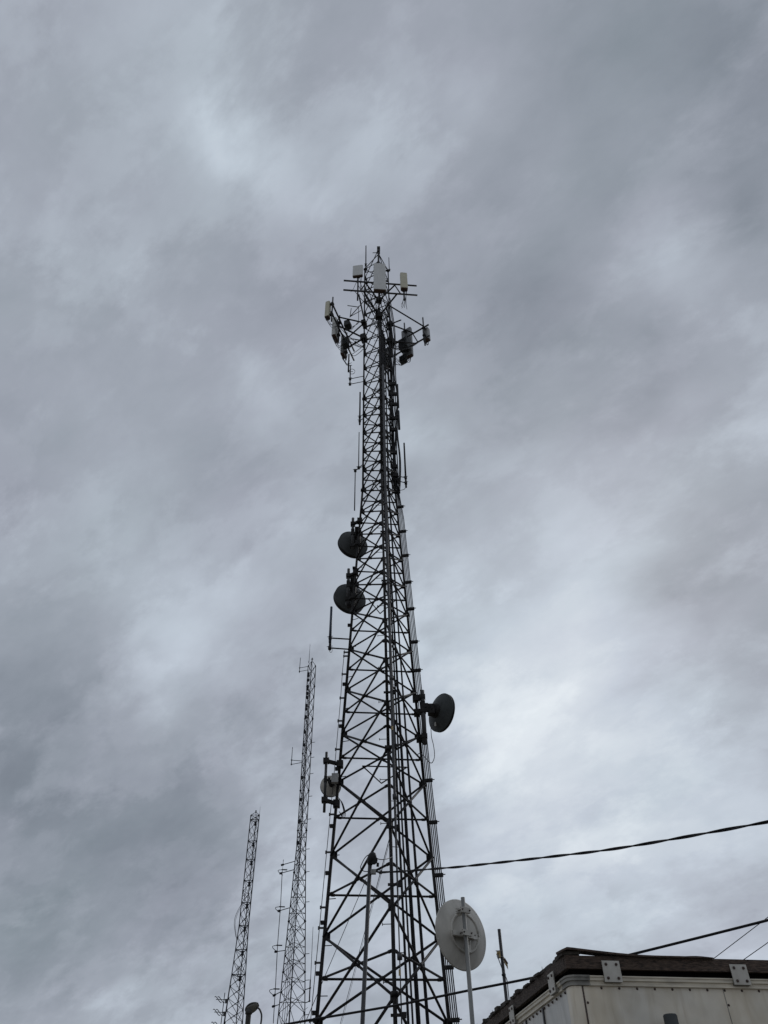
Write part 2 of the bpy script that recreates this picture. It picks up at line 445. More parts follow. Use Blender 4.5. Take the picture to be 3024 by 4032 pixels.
# conduit clipped outside the near leg
off = V((.14, -.10, 0)); m = MB()
m.path([TM.leg(0, h) + off for h in (0.2, 11.75, 24.2, 31)], .049, 10)
for h in (4.2, 6.3, 10.2, 14.0, 17.9, 21.9): m.tube(TM.leg(0, h) + off, TM.leg(0, h + .13) + off, .064, None, 10)
m.build('conduit_pipe', 'conduit', tower)
for h in (3.4, 5.2, 8.0, 9.45, 11.8, 13.6, 15.5, 18.1, 20.5, 23.0, 26.0, 28.6):
    p = TM.leg(0, h); m = MB().box(p + off * .5, (.17, 0, 0), (0, .02, 0), (0, 0, .03))
    m.box(p + V((.2, -.05, 0)), (.05, 0, 0), (0, .05, 0), (0, 0, .055)); m.build('conduit_clamp', 'steel', tower)
for v in (2902, 3905):
    hh = TM.hv(0, v) + (.35 if v > 3500 else .2); p = TM.leg(0, hh) + V((.13, -.16, 0)); MB().box(p, (.025, 0, 0), (0, .012, 0), (0, 0, .06)).build('warning_tag', 'brass', tower)

# coaxial feeders outside the right leg
CG = 'coaxial feeders strapped outside the right leg of the tallest tower'
ra = TM.ang(1)
er = V((math.cos(ra), math.sin(ra), 0)); et = V((math.sin(ra), -math.cos(ra), 0))    # outward; along towards camera right
for i in range(4):
    m = MB(); pts = []
    for h in (0.3, 5.6, 11.75, 17.9, 22.5):
        pts.append(TM.leg(1, h) + V((.072 + (0, .052, .104, .15)[i], -.02 - .01 * i, 0)))
    pts.append(TM.leg(1, 24.4) + V((.05 + .02 * i, -.01, 0))); pts.append(TM.leg(1, 25.6) + V((.02 + .012 * i, .05 + .03 * i, 0)))
    m.path(pts, .0175, 6)
    tag(m.build('coaxial_cable', 'cable'), 'straight black feeder cable running up outside the right leg of the tallest tower', 'cable', CG)
CH = 'cable hangers clamping the feeders to the right leg'
for v in (1998, 2095, 2190, 2295, 2400, 2530, 2642, 3075, 3240, 3448, 3811, 4018):
    h = TM.hv(1, v); p = TM.leg(1, h)
    m = MB().box(p + V((.13, -.03, 0)), (.14, -.02, 0), (0, .045, 0), (0, 0, .045)).tube(p + V((.2, -.07, 0)), p + V((.33, -.07, .01)), .014, None, 6)
    tag(m.build('cable_hanger', 'steel'), 'small dark clamp holding the feeders to the right leg of the tallest tower', 'clamp', CH)
# feeders inside the back face
CI = 'coaxial feeders hung inside the back face of the tallest tower'
for i, fr in enumerate((.715, .745, .785, .815, .85, .885)):
    pts = []
    for h in (0.2, 5.6, 11.75, 17.98, 24.1, 30.0, 36.5 - i * .3):
        q = TM.leg(2, h).lerp(TM.leg(1, h), fr); c = V((AX, AY, h)); d = (c - q).normalized()
        pts.append(q + d * (.14 + .05 * (i % 2)) + V((.03 * math.sin(i * 2.1 + h), 0, 0)))
    m = MB().path(pts, .03 if i % 3 else .038, 6)
    tag(m.build('coaxial_cable', 'cable'), 'straight black feeder cable hanging inside the back face of the tallest tower', 'cable', CI)
# dense bundle round the upper right leg
CB = 'feeders bundled round the upper right leg'
for i in range(9):
    pts = []; ox = -.13 + .045 * i; oy = -.12 if i % 2 else .08
    for h in (24.0, 26, 28, 30, 32, 34, 36.2):
        pts.append(TM.leg(1, h) + V((ox + .05 * math.sin(h * 1.7 + i), oy + .04 * math.cos(h * 1.3 + i * 2), 0)))
    pts.append(TM.leg(1, 37.2 + .2 * i) + V((-.35 + .05 * i, -.1, 0)))
    m = MB().path(spline(pts, 4), .026, 6)
    tag(m.build('coaxial_cable', 'cable'), 'black feeder cable in the thick bundle round the upper right leg of the tallest tower', 'cable', CB)
for i, (v, wd) in enumerate(((1520, .16), (1560, .2), (1600, .18), (1655, .19), (1700, .17), (1790, .12), (1845, .12), (1880, .12))):
    p = TM.leg(1, TM.hv(1, v))
    m = MB().box(p + V((.02, -.12, 0)), (wd, 0, 0), (0, .05, 0), (0, 0, .09)).box(p + V((-.12, -.05, .2)), (.05, 0, 0), (0, .1, 0), (0, 0, .1))
    tag(m.build('cable_hanger', 'steel'), 'dark clamp gripping the thick feeder bundle on the upper right leg', 'clamp', 'clamps on the upper feeder bundle')
# thin feeder down the outside of the left leg with its clips
m = MB(); pts = [TM.leg(2, h) + V((-.15, -.03, 0)) for h in (0.3, 4, 8, 11.75, 14.5)] + [TM.leg(2, 15.6) + V((-.17, -.03, 0)), TM.leg(2, 16.4) + V((-.16, -.02, 0))]
m.path(pts, .011, 6)
tag(m.build('coaxial_cable', 'cablel'), 'thin single feeder cable clipped outside the left leg of the tallest tower', 'cable')
for v in (2570, 2585, 2656, 2750, 2840, 2952, 3208, 3357, 3574, 3655, 3792, 4020):
    p = TM.leg(2, TM.hv(2, v))
    m = MB().box(p + V((-.10, -.03, 0)), (.08, 0, 0), (0, .02, 0), (0, 0, .022)).box(p + V((-.17, -.03, 0)), (.02, 0, 0), (0, .03, 0), (0, 0, .04))
    tag(m.build('cable_clip', 'galvd'), 'small clip holding the thin feeder off the left leg of the tallest tower', 'clip', 'clips along the left leg')
for v in (2240, 2465, 2697, 2862, 3030, 3255, 3440, 3635, 3835, 3990):
    p = TM.leg(2, TM.hv(2, v))
    m = MB().box(p + V((-.075, -.05, 0)), (.05, 0, 0), (0, .045, 0), (0, 0, .045)).tube(p + V((-.13, -.05, 0)), p + V((-.09, -.05, 0)), .055, None, 8)
    m.build('leg_clamp', 'steel', tower)


# ------------------------------------------------------------------ sector frames and panels at the top
up_ = V((0, 0, 1))
def sector(theta, zu, zl, off, half, label, k=0):
    a = R_(theta); er = V((math.cos(a), math.sin(a), 0)); et = V((-math.sin(a), math.cos(a), 0))
    legp = V((TM.leg(k, 40).x, TM.leg(k, 40).y, 0)); c = legp + er * off
    root = thing('sector_frame', c + V((0, 0, zl - .6)), label, 'antenna mount', 'pipe frames holding the panel antennas')
    for z in (zu, zl):
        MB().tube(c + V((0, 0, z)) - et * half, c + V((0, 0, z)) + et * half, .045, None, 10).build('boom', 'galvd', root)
    for s in (-1, 1):
        MB().tube(legp + V((0, 0, zl - .75)), c + V((0, 0, zl)) + et * s * half * .45, .045, None, 8).build('support_arm', 'steel', root)
        MB().tube(legp + V((0, 0, zu - .2)), c + V((0, 0, zu)) + et * s * half * .42, .04, None, 8).build('support_arm', 'steel', root)
        MB().tube(c + V((0, 0, zl)) + et * s * half * .55, c + V((0, 0, zu)) + et * s * half * .38, .03, None, 8).build('tie_bar', 'steel', root)
    MB().box(legp + V((0, 0, zl - .75)) + er * .02, er * .14, et * .17, V((0, 0, .2))).build('leg_clamp', 'steel', root)
    MB().box(legp + V((0, 0, zu - .2)) + er * .02, er * .12, et * .15, V((0, 0, .12))).build('leg_clamp', 'steel', root)
    rr = random.Random(int(theta * 10) % 991)
    for i in range(7):
        s = rr.uniform(-.75, .75) * half; zz_ = rr.choice((zl, zu)); p = c + up_ * (zz_ - .05) + et * s; e = legp + up_ * (zl - .9 - rr.uniform(0, .8)) + et * rr.uniform(-.15, .15)
        MB().path(spline([p, p.lerp(e, .3) - up_ * rr.uniform(.05, .35), p.lerp(e, .75) - up_ * rr.uniform(.0, .3), e, e - up_ * .8], 6), .016, 5).build('jumper_cable', 'cable', root)
    return dict(c=c, er=er, et=et, zu=zu, zl=zl, root=root, half=half)


def panel(p, face, w, d, h, mat, label, back=0.22, cap=.05, mast=(.45, .45), grp='panel antennas at the top of the tallest tower', jump=3):
    """p bottom centre of the panel front; face = horizontal direction it looks to"""
    face = V(face).normalized(); side = V((-face.y, face.x, 0)); up = V((0, 0, 1))
    root = thing('panel_antenna', p, label, 'antenna', grp)
    c = p - face * d / 2 + up * h / 2
    MB().box(c, side * w / 2, face * d / 2, up * h / 2, min(.05, w * .2)).build('radome', mat, root)
    MB().box(p - face * d / 2 - up * cap / 2, side * (w / 2 - .012), face * (d / 2 - .012), up * cap / 2, min(.045, w * .18)).build('end_cap', 'under', root)
    mp = p - face * (d + back)
    MB().tube(mp - up * mast[0], mp + up * (h + mast[1]), .04, None, 10).build('mount_pipe', 'galvd', root)
    for q in (.14, .86):
        MB().box(mp.lerp(p - face * d, .5) + up * h * q, face * (back / 2 + .03), side * .06, up * .045).box(mp + up * h * q, face * .07, side * .075, up * .06).build('bracket', 'steel', root)
    m = MB(); rr = random.Random(int(abs(p.x * 1000)) % 997)
    for i in range(jump):
        s = side * (rr.uniform(-.7, .7) * w / 2); b = p - face * d * rr.uniform(.3, .7) + s - up * cap
        e = mp + side * rr.uniform(-.5, .5) - up * rr.uniform(.6, 1.1) - face * .3
        m.path(spline([b, b - up * .2 + side * .05, b.lerp(e, .5) - up * rr.uniform(.3, .5), e], 6), .012, 5)
    if jump: m.build('jumper_cable', 'cable', root)
    return root


up = V((0, 0, 1))
TH_F = math.degrees(TM.ang(0))
YF = 20.45
zu = at(1496, 1115, YF).z; zl = at(1500, 1152, YF).z
F = sector(TH_F, zu, zl, (AY - .765) - YF, 1.86, 'pipe frame facing the camera, highest of the three at the tower top')
def from_px(u0, u1, vt, vb, Y):      # width, height and bottom point of an upright panel seen at these pixels
    b0, b1 = at(u0, vb, Y), at(u1, vb, Y); tp = at((u0 + u1) / 2, vt, Y)
    b = at((u0 + u1) / 2, vb, Y); return b, (b1 - b0).length, tp.z - b.z
fd = F['er']
b, w, h = from_px(1472, 1521, 1037, 1138, YF - .38); panel(b, fd, w, .2, h, 'white', 'wide tall white panel antenna at the middle of the front frame', .06)
b, w, h = from_px(1388, 1429, 1064, 1102, YF - .1); panel(b + V((0, -.28, 0)), V((-.12, -1, 0)), w * .99, .16, h, 'white', 'short squarish white panel antenna left of the wide front one', .02, mast=(2.1, .25))
b, w, h = from_px(1579, 1607, 1073, 1131, YF - .3); panel(b, V((.12, -1, 0)), w, .22, h, 'cream', 'narrow cream panel antenna at the right end of the front frame', .06, mast=(.75, .0), jump=5)
# left and right frames
TH_L, TH_R = 161.0, 56.6
lp = TM.leg(2, 35); rp = TM.leg(1, 35)
zL = at(1354, 1306, lp.y + 1.19 * math.sin(R_(TH_L))).z; zR = at(1592, 1357, rp.y + 1.3 * math.sin(R_(TH_R))).z
L = sector(TH_L, zL + .4, zL - .45, 1.19, 1.6, 'pipe frame slanting off the left leg below the front frame', 2)
Rr = sector(TH_R, zR + .5, zR - .5, 1.3, 1.6, 'pipe frame slanting off the right leg below the front frame', 1)
def on_sector(S, s, o, z): return S['c'] + S['et'] * s + S['er'] * o + up * z
def zon(S, s, o, u, v): return at(u, v, on_sector(S, s, o, 0).y).z
def spanel(S, s, o, u, vt, vb, w, d, mat, label, **k):
    z0, z1 = zon(S, s, o, u, vb), zon(S, s, o, u, vt); return panel(on_sector(S, s, o, z0), S['er'], w, d, z1 - z0, mat, label, **k)
spanel(L, 1.35, .42, 1299, 1197, 1254, .28, .24, 'cream', 'slim cream panel antenna at the outer tip of the left frame', back=.12)
spanel(L, .35, .38, 1330, 1268, 1335, .55, .22, 'white', 'large pale panel antenna midway along the left frame', back=.08, jump=5)
spanel(L, -.6, .30, 1356, 1335, 1402, .40, .18, 'grey', 'grey panel antenna at the far end of the left frame seen edge on', back=.08, jump=5)
spanel(Rr, -1.3, .36, 1683, 1306, 1347, .34, .26, 'odu', 'short boxy panel antenna at the outer tip of the right frame', back=.12, mast=(.75, .85), cap=.03)
spanel(Rr, -.1, .34, 1600, 1306, 1412, .60, .2, 'grey', 'large panel antenna seen from behind on the right frame', back=.1, jump=6)
spanel(Rr, 1.15, .2, 1523, 1385, 1452, .38, .2, 'grey', 'grey panel antenna of the right frame half hidden behind the tower', back=.08)
# remote radio units
RG = 'radio boxes behind the panel antennas'
def radio(p, er, et, w, d, h, label):
    root = thing('radio_unit', p, label, 'radio box', RG)
    MB().box(p, et * w / 2, er * d / 2, up * h / 2, .02).build('housing', 'gdish', root)
    m = MB()
    for i in range(7): m.box(p - er * (d / 2 + .02) + et * (w * (i / 6 - .5) * .9), et * .008, er * .025, up * h * .45)
    m.build('cooling_fins', 'shroud', root)
    m = MB()
    for i in range(3): m.path(spline([p - up * h / 2 + et * (.1 * i - .1), p - up * (h / 2 + .3) + et * (.1 * i - .1) - er * .1, p - er * .7 - up * (h / 2 + .1 + .1 * i) + et * .2], 5), .012, 5)
    m.build('jumper_cable', 'cable', root)
radio(on_sector(L, .2, -.32, zL + .15), L['er'], L['et'], .38, .26, .42, 'dark radio box behind the left frame near its middle')
radio(on_sector(L, -.35, .0, zL - .55), L['er'], L['et'], .36, .24, .55, 'dark radio box low on the left frame near the far end')
radio(on_sector(Rr, -.1, -.1, zR - .2), Rr['er'], Rr['et'], .5, .32, .8, 'dark radio box clamped behind the large right hand panel')
radio(on_sector(Rr, .1, .1, zR - 1.15), Rr['er'], Rr['et'], .36, .24, .5, 'lower dark radio box on the right frame near the tower')
# stay pipes from the frames back to the tower
def stay(a, b, r, label):
    tag(MB().tube(a, b, r, None, 8).build('stay_pipe', 'steel'), label, 'stay', 'stay pipes bracing the antenna frames')
stay(TM.leg(1, TM.hv(1, 1203)), on_sector(Rr, -1.35, 0, zR + .5), .038, 'long stay pipe slanting down from the tower to the right frame tip')
stay(at(1413, 1160, YF + .2), TM.leg(2, TM.hv(2, 1262)), .038, 'stay pipe from the front frame down to the left leg')
pR = TM.leg(1, TM.hv(1, 1277)); stay(pR, at(1579, 1260, pR.y - .35), .035, 'short stub pipe poking right from the upper right leg')
# small triangular bracket with stub antennas between front and left frames
root = thing('stub_bracket', at(1378, 1247, 21.9), 'thin triangular pipe bracket with stub rods left of the upper tower', 'antenna mount')
A0 = at(1378, 1247, 21.9); MB().tube(A0, at(1440, 1178, 22.3), .022).tube(A0, at(1421, 1223, 22.3), .02).build('bracket_arm', 'brace', root)
MB().tube(A0 - up * .05, at(1383, 1214, 21.9), .018).build('stub_rod', 'steel', root)
MB().tube(at(1368, 1203, 21.9), at(1411, 1209, 22.0), .022).build('stub_rod', 'steel', root)
MB().tube(at(1412, 1205, 22.2), at(1412, 1272, 22.2), .015).build('back_rod', 'brace', root)


# ------------------------------------------------------------------ stick antennas on the main tower
def stick(name, label, cat, px0, px1, Y, r, mat, arms=(), arm_r=.018, base=None, grp='stick antennas along the tallest tower', T=TM, k=2, tip=None, clamp=True):
    """vertical rod between two photo points on the plane y=Y, with arms [(v on rod, u, v on leg)]"""
    a = at(*px0, Y); b0 = at(*px1, Y); b = V((a.x, a.y, b0.z)) if abs(a.x - b0.x) < .5 else b0
    lo, hi = (a, b) if a.z < b.z else (b, a)
    root = thing(name, lo, label, cat, grp)
    MB().tube(lo, hi, r, tip if tip is not None else r * .85, 10).build('rod', mat, root)
    if base:
        c = at(*base, Y); c = V((a.x + .0, a.y + r + .03, c.z)); MB().tube(V((c.x, c.y, lo.z - .25)), V((c.x, c.y, c.z)), max(.028, r * .9), None, 8).build('mount_pipe', 'galvd', root)
    for (v, vl) in arms:
        p = V((a.x, a.y, at(px0[0], v, Y).z)); lg = T.leg(k, T.hv(k, vl)); lg = V((lg.x, lg.y, p.z if abs(lg.z - p.z) < .25 else lg.z))
        m = MB().tube(p, lg, arm_r, None, 8)
        m.build('standoff_arm', 'brace', root)
        if clamp: MB().box(p, (.055, 0, 0), (0, .05, 0), (0, 0, .05)).tube(p + V((-.1, -.04, .02)), p + V((.1, -.04, .05)), .01, None, 5).build('clamp', 'steel', root)
    return root

lY = lambda h: TM.leg(2, h).y
rY = lambda h: TM.leg(1, h).y
stick('rod_antenna', 'thick dark rod antenna standing on the left side of the tower top', 'antenna', (1441, 968), (1440, 1060), lY(41) - .1, .036, 'steel', [(1042, 1050)], base=(1441, 1040))
stick('rod_antenna', 'thin dark rod antenna standing on the right side of the tower top', 'antenna', (1531, 1014), (1532, 1066), rY(41), .024, 'steel', [(1064, 1072)])
r_ = stick('folded_dipole', 'short folded dipole antenna on two level arms below the left frame', 'antenna', (1380, 1440), (1381, 1516), lY(32) - .3, .03, 'steel', [(1492, 1481), (1513, 1502)])
q = at(1386, 1463, lY(32) - .35); m = MB().path([q + V((.14 * math.cos(w), 0, .2 * math.sin(w))) for w in [i * math.pi / 8 for i in range(16)]], .012, 5, True).tube(q - V((.14, 0, 0)), q + V((.05, 0, 0)), .012); m.build('dipole_loop', 'steel', r_)
stick('rod_antenna', 'dark rod antenna hanging just below the left frame', 'antenna', (1374, 1395), (1372, 1464), lY(33) - .45, .04, 'steel')
stick('rod_antenna', 'short stout dark rod antenna beside the upper left leg', 'antenna', (1418, 1545), (1416, 1672), lY(29) - .1, .04, 'steel', [(1642, 1630), (1657, 1647)])
stick('rod_antenna', 'slender upright rod antenna on the left with a second rod hanging beside it', 'antenna', (1414, 1702), (1409, 1848), lY(26) - .1, .022, 'steel', [(1842, 1828)])
stick('rod_antenna', 'slender rod antenna hanging downward left of the tower above the top dish', 'antenna', (1399, 1848), (1393, 2010), lY(25) - .2, .024, 'galvd', [(1853, 1835)])
r_ = stick('rod_antenna', 'thick dark rod antenna standing off the right leg on two arms', 'antenna', (1591, 1745), (1597, 1919), rY(26) - .1, .042, 'steel', [(1881, 1872), (1902, 1890)], k=1)
q = at(1597, 1920, rY(26) - .1); MB().path(spline([q, q + V((-.1, 0, -.12)), q + V((-.45, .02, -.2)), TM.leg(1, q.z - .35)], 5), .012, 5).build('jumper_cable', 'cable', r_)
stick('rod_antenna', 'upper stubby rod antenna hugging the right leg bundle', 'antenna', (1565, 1514), (1567, 1605), rY(30) - .15, .045, 'shroud')
stick('rod_antenna', 'lower stubby rod antenna hugging the right leg bundle', 'antenna', (1569, 1618), (1573, 1690), rY(29) - .15, .055, 'shroud')
r_ = stick('rod_antenna', 'blue grey rod antenna on two arms below the left pair of dishes', 'antenna', (1305, 2390), (1299, 2530), lY(17) - .1, .05, 'blue', [(2512, 2502), (2551, 2541)], base=(1307, 2500), arm_r=.025)
q = at(1303, 2560, lY(17) - .05); MB().path([q + V((.05 * math.cos(w), 0, .09 * math.sin(w))) for w in [i * math.pi / 6 for i in range(12)]], .01, 5, True).build('cable_loop', 'galv', r_)


# ------------------------------------------------------------------ dishes
def dish_mesh(root, c, n, R, depth, shroud, mat, smat, hub=True):
    """c = centre of the rim plane, n = the way the dish looks"""
    prof = [(0.02, -depth)] + [(R * i / 10, -depth + depth * (i / 10) ** 2) for i in range(1, 11)]
    MB().lathe(c, n, prof + [(R * 1.025, .0), (R * 1.025, .03), (R * .99, .035), (R * .96, .02)] + [(R * i / 10, -depth + depth * (i / 10) ** 2 + .02) for i in range(9, 0, -1)] + [(.02, -depth + .02)], 56).build('reflector', mat, root)
    if shroud:
        MB().lathe(c, n, [(R * 1.0, .03), (R * 1.0, shroud), (R * 1.015, shroud + .01), (R * 1.015, shroud + .04), (R * .6, shroud + .09), (.02, shroud + .1)], 56).build('shroud', smat, root)


def tower_dish(label, cpx, Y, az, R, pole_px, pole_vb, pY, k, arms, mat='gdish', shroud=.16, hubr=.2, pr=.056, brack=.05):
    n = V((math.sin(R_(az)), math.cos(R_(az)), 0)); c = at(*cpx, Y)
    pt = at(*pole_px, pY); pb = V((pt.x, pt.y, at(pole_px[0], pole_vb, pY).z))
    root = thing('dish_antenna', V((pt.x, pt.y, pb.z)), label, 'dish antenna', 'microwave dishes on the tallest tower')
    dish_mesh(root, c, n, R, R * .36, shroud, mat, 'shroud')
    hc = c - n * R * .36
    MB().lathe(hc + n * .06, -n, [(hubr, 0), (hubr, .1), (hubr * .8, .14), (hubr * .55, .15), (hubr * .55, .3), (.02, .31)], 24).build('hub', 'steel', root)
    MB().tube(pb, pt, pr, None, 14).build('mount_pipe', 'conduit' if mat != 'wdish' else 'galvd', root)
    q = hc - n * .2; s = V((pt.x, pt.y, q.z))
    w_ = .3 + hubr * 2.2; MB().tube(q, s, .07 * w_, None, 10).box(s, (.09 * w_, 0, 0), (0, .1 * w_, 0), (0, 0, .2 * w_)).box((q + s) / 2, (.07 * w_, 0, 0), (0, .07 * w_, 0), (0, 0, .17 * w_)).build('elevation_bracket', 'steel', root)
    for (v, vl) in arms:
        p = V((pt.x, pt.y, at(pole_px[0], v, pY).z)); lg = TM.leg(k, TM.hv(k, vl)); lg.z = p.z
        d = (lg - p); MB().box((p + lg) / 2, d * .5 + d.normalized() * .08, d.cross(up).normalized() * .05, up * brack).box(p, (.09, 0, 0), (0, .09, 0), (0, 0, .07)).box(lg, (.1, 0, 0), (0, .1, 0), (0, 0, .1)).build('standoff_bracket', 'steel', root)
    return root, c, n

root, c, n = tower_dish('upper of the two dark dishes on the left leg, seen from behind', (1392, 2140), 23.3, -24, .60, (1390, 2041), 2160, 22.65, 2, [(2064, 2064), (2150, 2155)])
MB().box(at(1408, 2098, 22.9), (.11, 0, 0), (0, .1, 0), (0, 0, .25)).box(at(1411, 2130, 22.9), (.08, 0, 0), (0, .1, 0), (0, 0, .42)).build('radio_box', 'steel', root)
root, c, n = tower_dish('lower of the two dark dishes on the left leg, seen from behind', (1380, 2353), 23.5, -24, .615, (1373, 2241), 2372, 22.7, 2, [(2268, 2262), (2360, 2362)])
MB().box(at(1391, 2295, 22.95), (.11, 0, 0), (0, .1, 0), (0, 0, .26)).box(at(1393, 2340, 22.95), (.08, 0, 0), (0, .1, 0), (0, 0, .5)).tube(at(1371, 2372, 22.75), at(1375, 2390, 22.75), .12, .09, 12).build('radio_box', 'steel', root)
pyR = rY(14) - .12
root, c, n = tower_dish('dark deep rimmed dish standing off the right leg, facing right', (1734, 2805), pyR + .42, 55, .63, (1662, 2720), 2930, pyR, 1, [(2745, 2745), (2800, 2800), (2900, 2900)], hubr=.24, pr=.075, brack=.09, shroud=.075)
hc = c - n * .23
MB().box(hc - n * .16 + V((0, 0, -.02)), (.11, 0, 0), (0, .11, 0), (0, 0, .17)).build('radio_box', 'steel', root)
fc = c - n * .13; sx = n.cross(up); MB().box(fc - up * .42 - sx * .12 - n * .02, sx * .035, up * .065, n * .012).build('rating_plate', 'plate', root)
m = MB().path(spline([at(1696, 2850, pyR + .2), at(1699, 2900, pyR + .1), at(1707, 2935, pyR), at(1711, 2975, pyR - .05), at(1704, 3000, pyR - .1), at(1693, 3003, pyR - .1), at(1676, 2985, pyR - .1), at(1655, 2966, pyR), at(1640, 2975, pyR + .1)], 6), .012, 6)
m.build('jumper_cable', 'cablel', root)
root, c, n = tower_dish('small pale dish on a long vertical pipe beside the left leg', (1303, 3094), 22.9, -14, .315, (1286, 2962), 3198, 22.45, 2, [(2996, 2996), (3150, 3155)], mat='wdish', shroud=.06, hubr=.09, pr=.042, brack=.045)
MB().box(at(1319, 3065, 22.55), (.1, 0, 0), (0, .07, 0), (0, 0, .14)).build('radio_box', 'odu', root)
m = MB()
for i in range(4):
    m.path(spline([at(1325, 3135, 22.6), at(1340 + 3 * i, 3150 + 4 * i, 22.5), at(1352 + 3 * i, 3190 + 6 * i, 22.5), at(1348, 3208 + 3 * i, 22.5), at(1335, 3195, 22.55)], 6), .008, 5)
m.build('jumper_cable', 'cable', root)


# ------------------------------------------------------------------ service mast, weather head, wires
MY = 17.0
mt = at(1457, 3400, MY); mb_ = at(1427, 4032, MY); d = (mb_ - mt).normalized(); base = mt + d * (mt.z / -d.z)
mast = thing('service_mast', base, 'plain dark steel mast with a black weatherhead standing in front of the tallest tower', 'utility mast')
MB().path([base, mt.lerp(base, .5), mt], .042, 12).build('mast_pipe', 'conduit', mast)
w0 = mt + V((.06, 0, .1))
MB().lathe(w0 + V((-.07, 0, -.13)), V((.35, -.1, 1)), [(.05, 0), (.07, .05), (.095, .12), (.09, .2), (.05, .26), (.01, .27)], 16).tube(w0 + V((.02, -.08, -.06)), w0 + V((.02, .1, -.02)), .085, .07, 12).build('weatherhead', 'shroud', mast)
MB().box(at(1470, 3433, MY - .02), (.055, 0, 0), (0, .04, 0), (0, 0, .045)).build('insulator_clamp', 'galv', mast)
MB().tube(at(1488, 3398, MY), at(1487, 3412, MY), .028, None, 8).build('insulator', 'shroud', mast)
MB().path(spline([at(1466, 3370, MY), at(1450, 3367, MY), at(1437, 3378, MY), at(1424, 3402, MY), at(1420, 3418, MY), at(1432, 3430, MY), at(1455, 3432, MY)], 6), .009, 6).path(spline([at(1478, 3378, MY), at(1497, 3384, MY), at(1520, 3383, MY + .3), at(1545, 3374, MY + 2)], 6), .009, 6).path(spline([at(1482, 3424, MY), at(1497, 3428, MY), at(1503, 3440, MY), at(1492, 3440, MY)], 5), .008, 6).build('service_leads', 'cable', mast)
# twisted service drop
pts = [at(1478, 3432, MY), at(1510, 3435, 16.7), at(1592, 3430, 16.2), at(1737, 3419, 15.2), at(1850, 3409, 14.5), at(2179, 3372, 12.9), at(2466, 3335, 11.7), at(3024, 3236, 9.9), at(3300, 3180, 9.2)]
cl = spline(pts, 30); m = MB()
for ph in range(2):
    tw = []; s = 0
    for i, p in enumerate(cl):
        if i: s += (p - cl[i - 1]).length
        a_, b_, _ = basis(cl[min(i + 1, len(cl) - 1)] - cl[max(i - 1, 0)])
        w = s * 2 * math.pi / 1.25 + ph * math.pi; tw.append(p + (a_ * math.cos(w) + b_ * math.sin(w)) * .0100)
    m.path(tw, .0122, 8)
tag(m.build('service_drop', 'cable'), 'twisted black service cable from the weatherhead across to the right edge', 'overhead wire')
# thick black cable low across the picture, passing behind the trailer roof
pts = [at(1050, 4048, 15.0), at(1200, 4020, 14.8), at(1435, 3980, 14.5), at(1592, 3952, 14.2), at(1850, 3899, 13.7), at(2130, 3843, 13.2), at(2466, 3763, 12.5), at(3024, 3623, 11.6), at(3250, 3560, 11.2)]
tag(MB().path(spline(pts, 10), .018, 8).build('overhead_cable', 'cable'), 'thick black overhead cable crossing low behind the dish pole and shed roof', 'overhead wire')
a, b = at(1443, 3458, MY), at(1300, 3790, 16.4); e = a + (b - a) * (a.z / (a.z - b.z))
tag(MB().path([a, a.lerp(e, .5) - up * .05, e], .007, 5).build('guy_wire', 'cable'), 'thin guy wire slanting left from the service mast to the ground', 'guy wire')
a, b = TM.leg(0, TM.hv(0, 3285)), at(1341, 4027, 21.0); e = a + (b - a) * (a.z / (a.z - b.z))
tag(MB().path([a, e], .011, 5).path([a + V((.03, 0, 0)), e + V((.03, 0, 0))], .006, 5).build('guy_wire', 'cable'), 'steep thin cable slanting down left inside the lower tower', 'guy wire')
for (p0, p1, Y0, Y1, lb) in (((3024, 3611), (2809, 3775), 20, 21.5, 'upper of two hair thin wires beyond the shed roof at right'), ((3024, 3711), (2933, 3775), 20, 20.6, 'lower of two hair thin wires beyond the shed roof at right')):
    a, b = at(*p0, Y0), at(*p1, Y1); d = b - a
    tag(MB().path([a - d * 1.2, a, b, b + d * 1.4], .009, 5).build('overhead_wire', 'cable'), lb, 'overhead wire')


# ------------------------------------------------------------------ white dish on its pole
DY = 12.5
pt = at(1822, 3534, DY); base = V((pt.x, pt.y, 0))
root = thing('dish_antenna', base, 'large off-white dish seen from behind on its own light grey pole', 'dish antenna')
MB().tube(base, pt, .031, None, 20).build('pole', 'galv', root)
n = V((-math.sin(R_(36)), math.cos(R_(36)), 0)); RD = .487; dep = .13
c = at(1815.5, 3679, DY + .33)
sx = n.cross(up)         # to the right as seen from behind
prof = [(.01, -dep)] + [(RD * i / 14, -dep + dep * (i / 14) ** 2) for i in range(1, 14)] + [(RD * .965, -.012), (RD, -.006), (RD, .012), (RD * .96, .012)] + [(RD * i / 14, -dep + dep * (i / 14) ** 2 + .012) for i in range(13, 0, -1)] + [(.01, -dep + .012)]
MB().lathe(c, n, prof, 72).build('reflector', 'wdish', root)
zz = lambda r: -dep + dep * (r / RD) ** 2
r0 = .262
MB().path([c + n * (zz(r0) - .004) + (sx * math.cos(w) + up * math.sin(w)) * r0 for w in [i * math.pi / 24 for i in range(48)]], .021, 10, True).build('stiffening_ring', 'wdish', root)
for i in range(12):
    w = R_(15 + 30 * i); q = c + (sx * math.cos(w) + up * math.sin(w)) * (RD * .972) - n * .011
    MB().tube(q - n * .004, q + n * .003, .0065, None, 10).build('sky_hole_disc', 'white', root)  # white discs stand for rim holes with bright sky showing through
hz = c.z
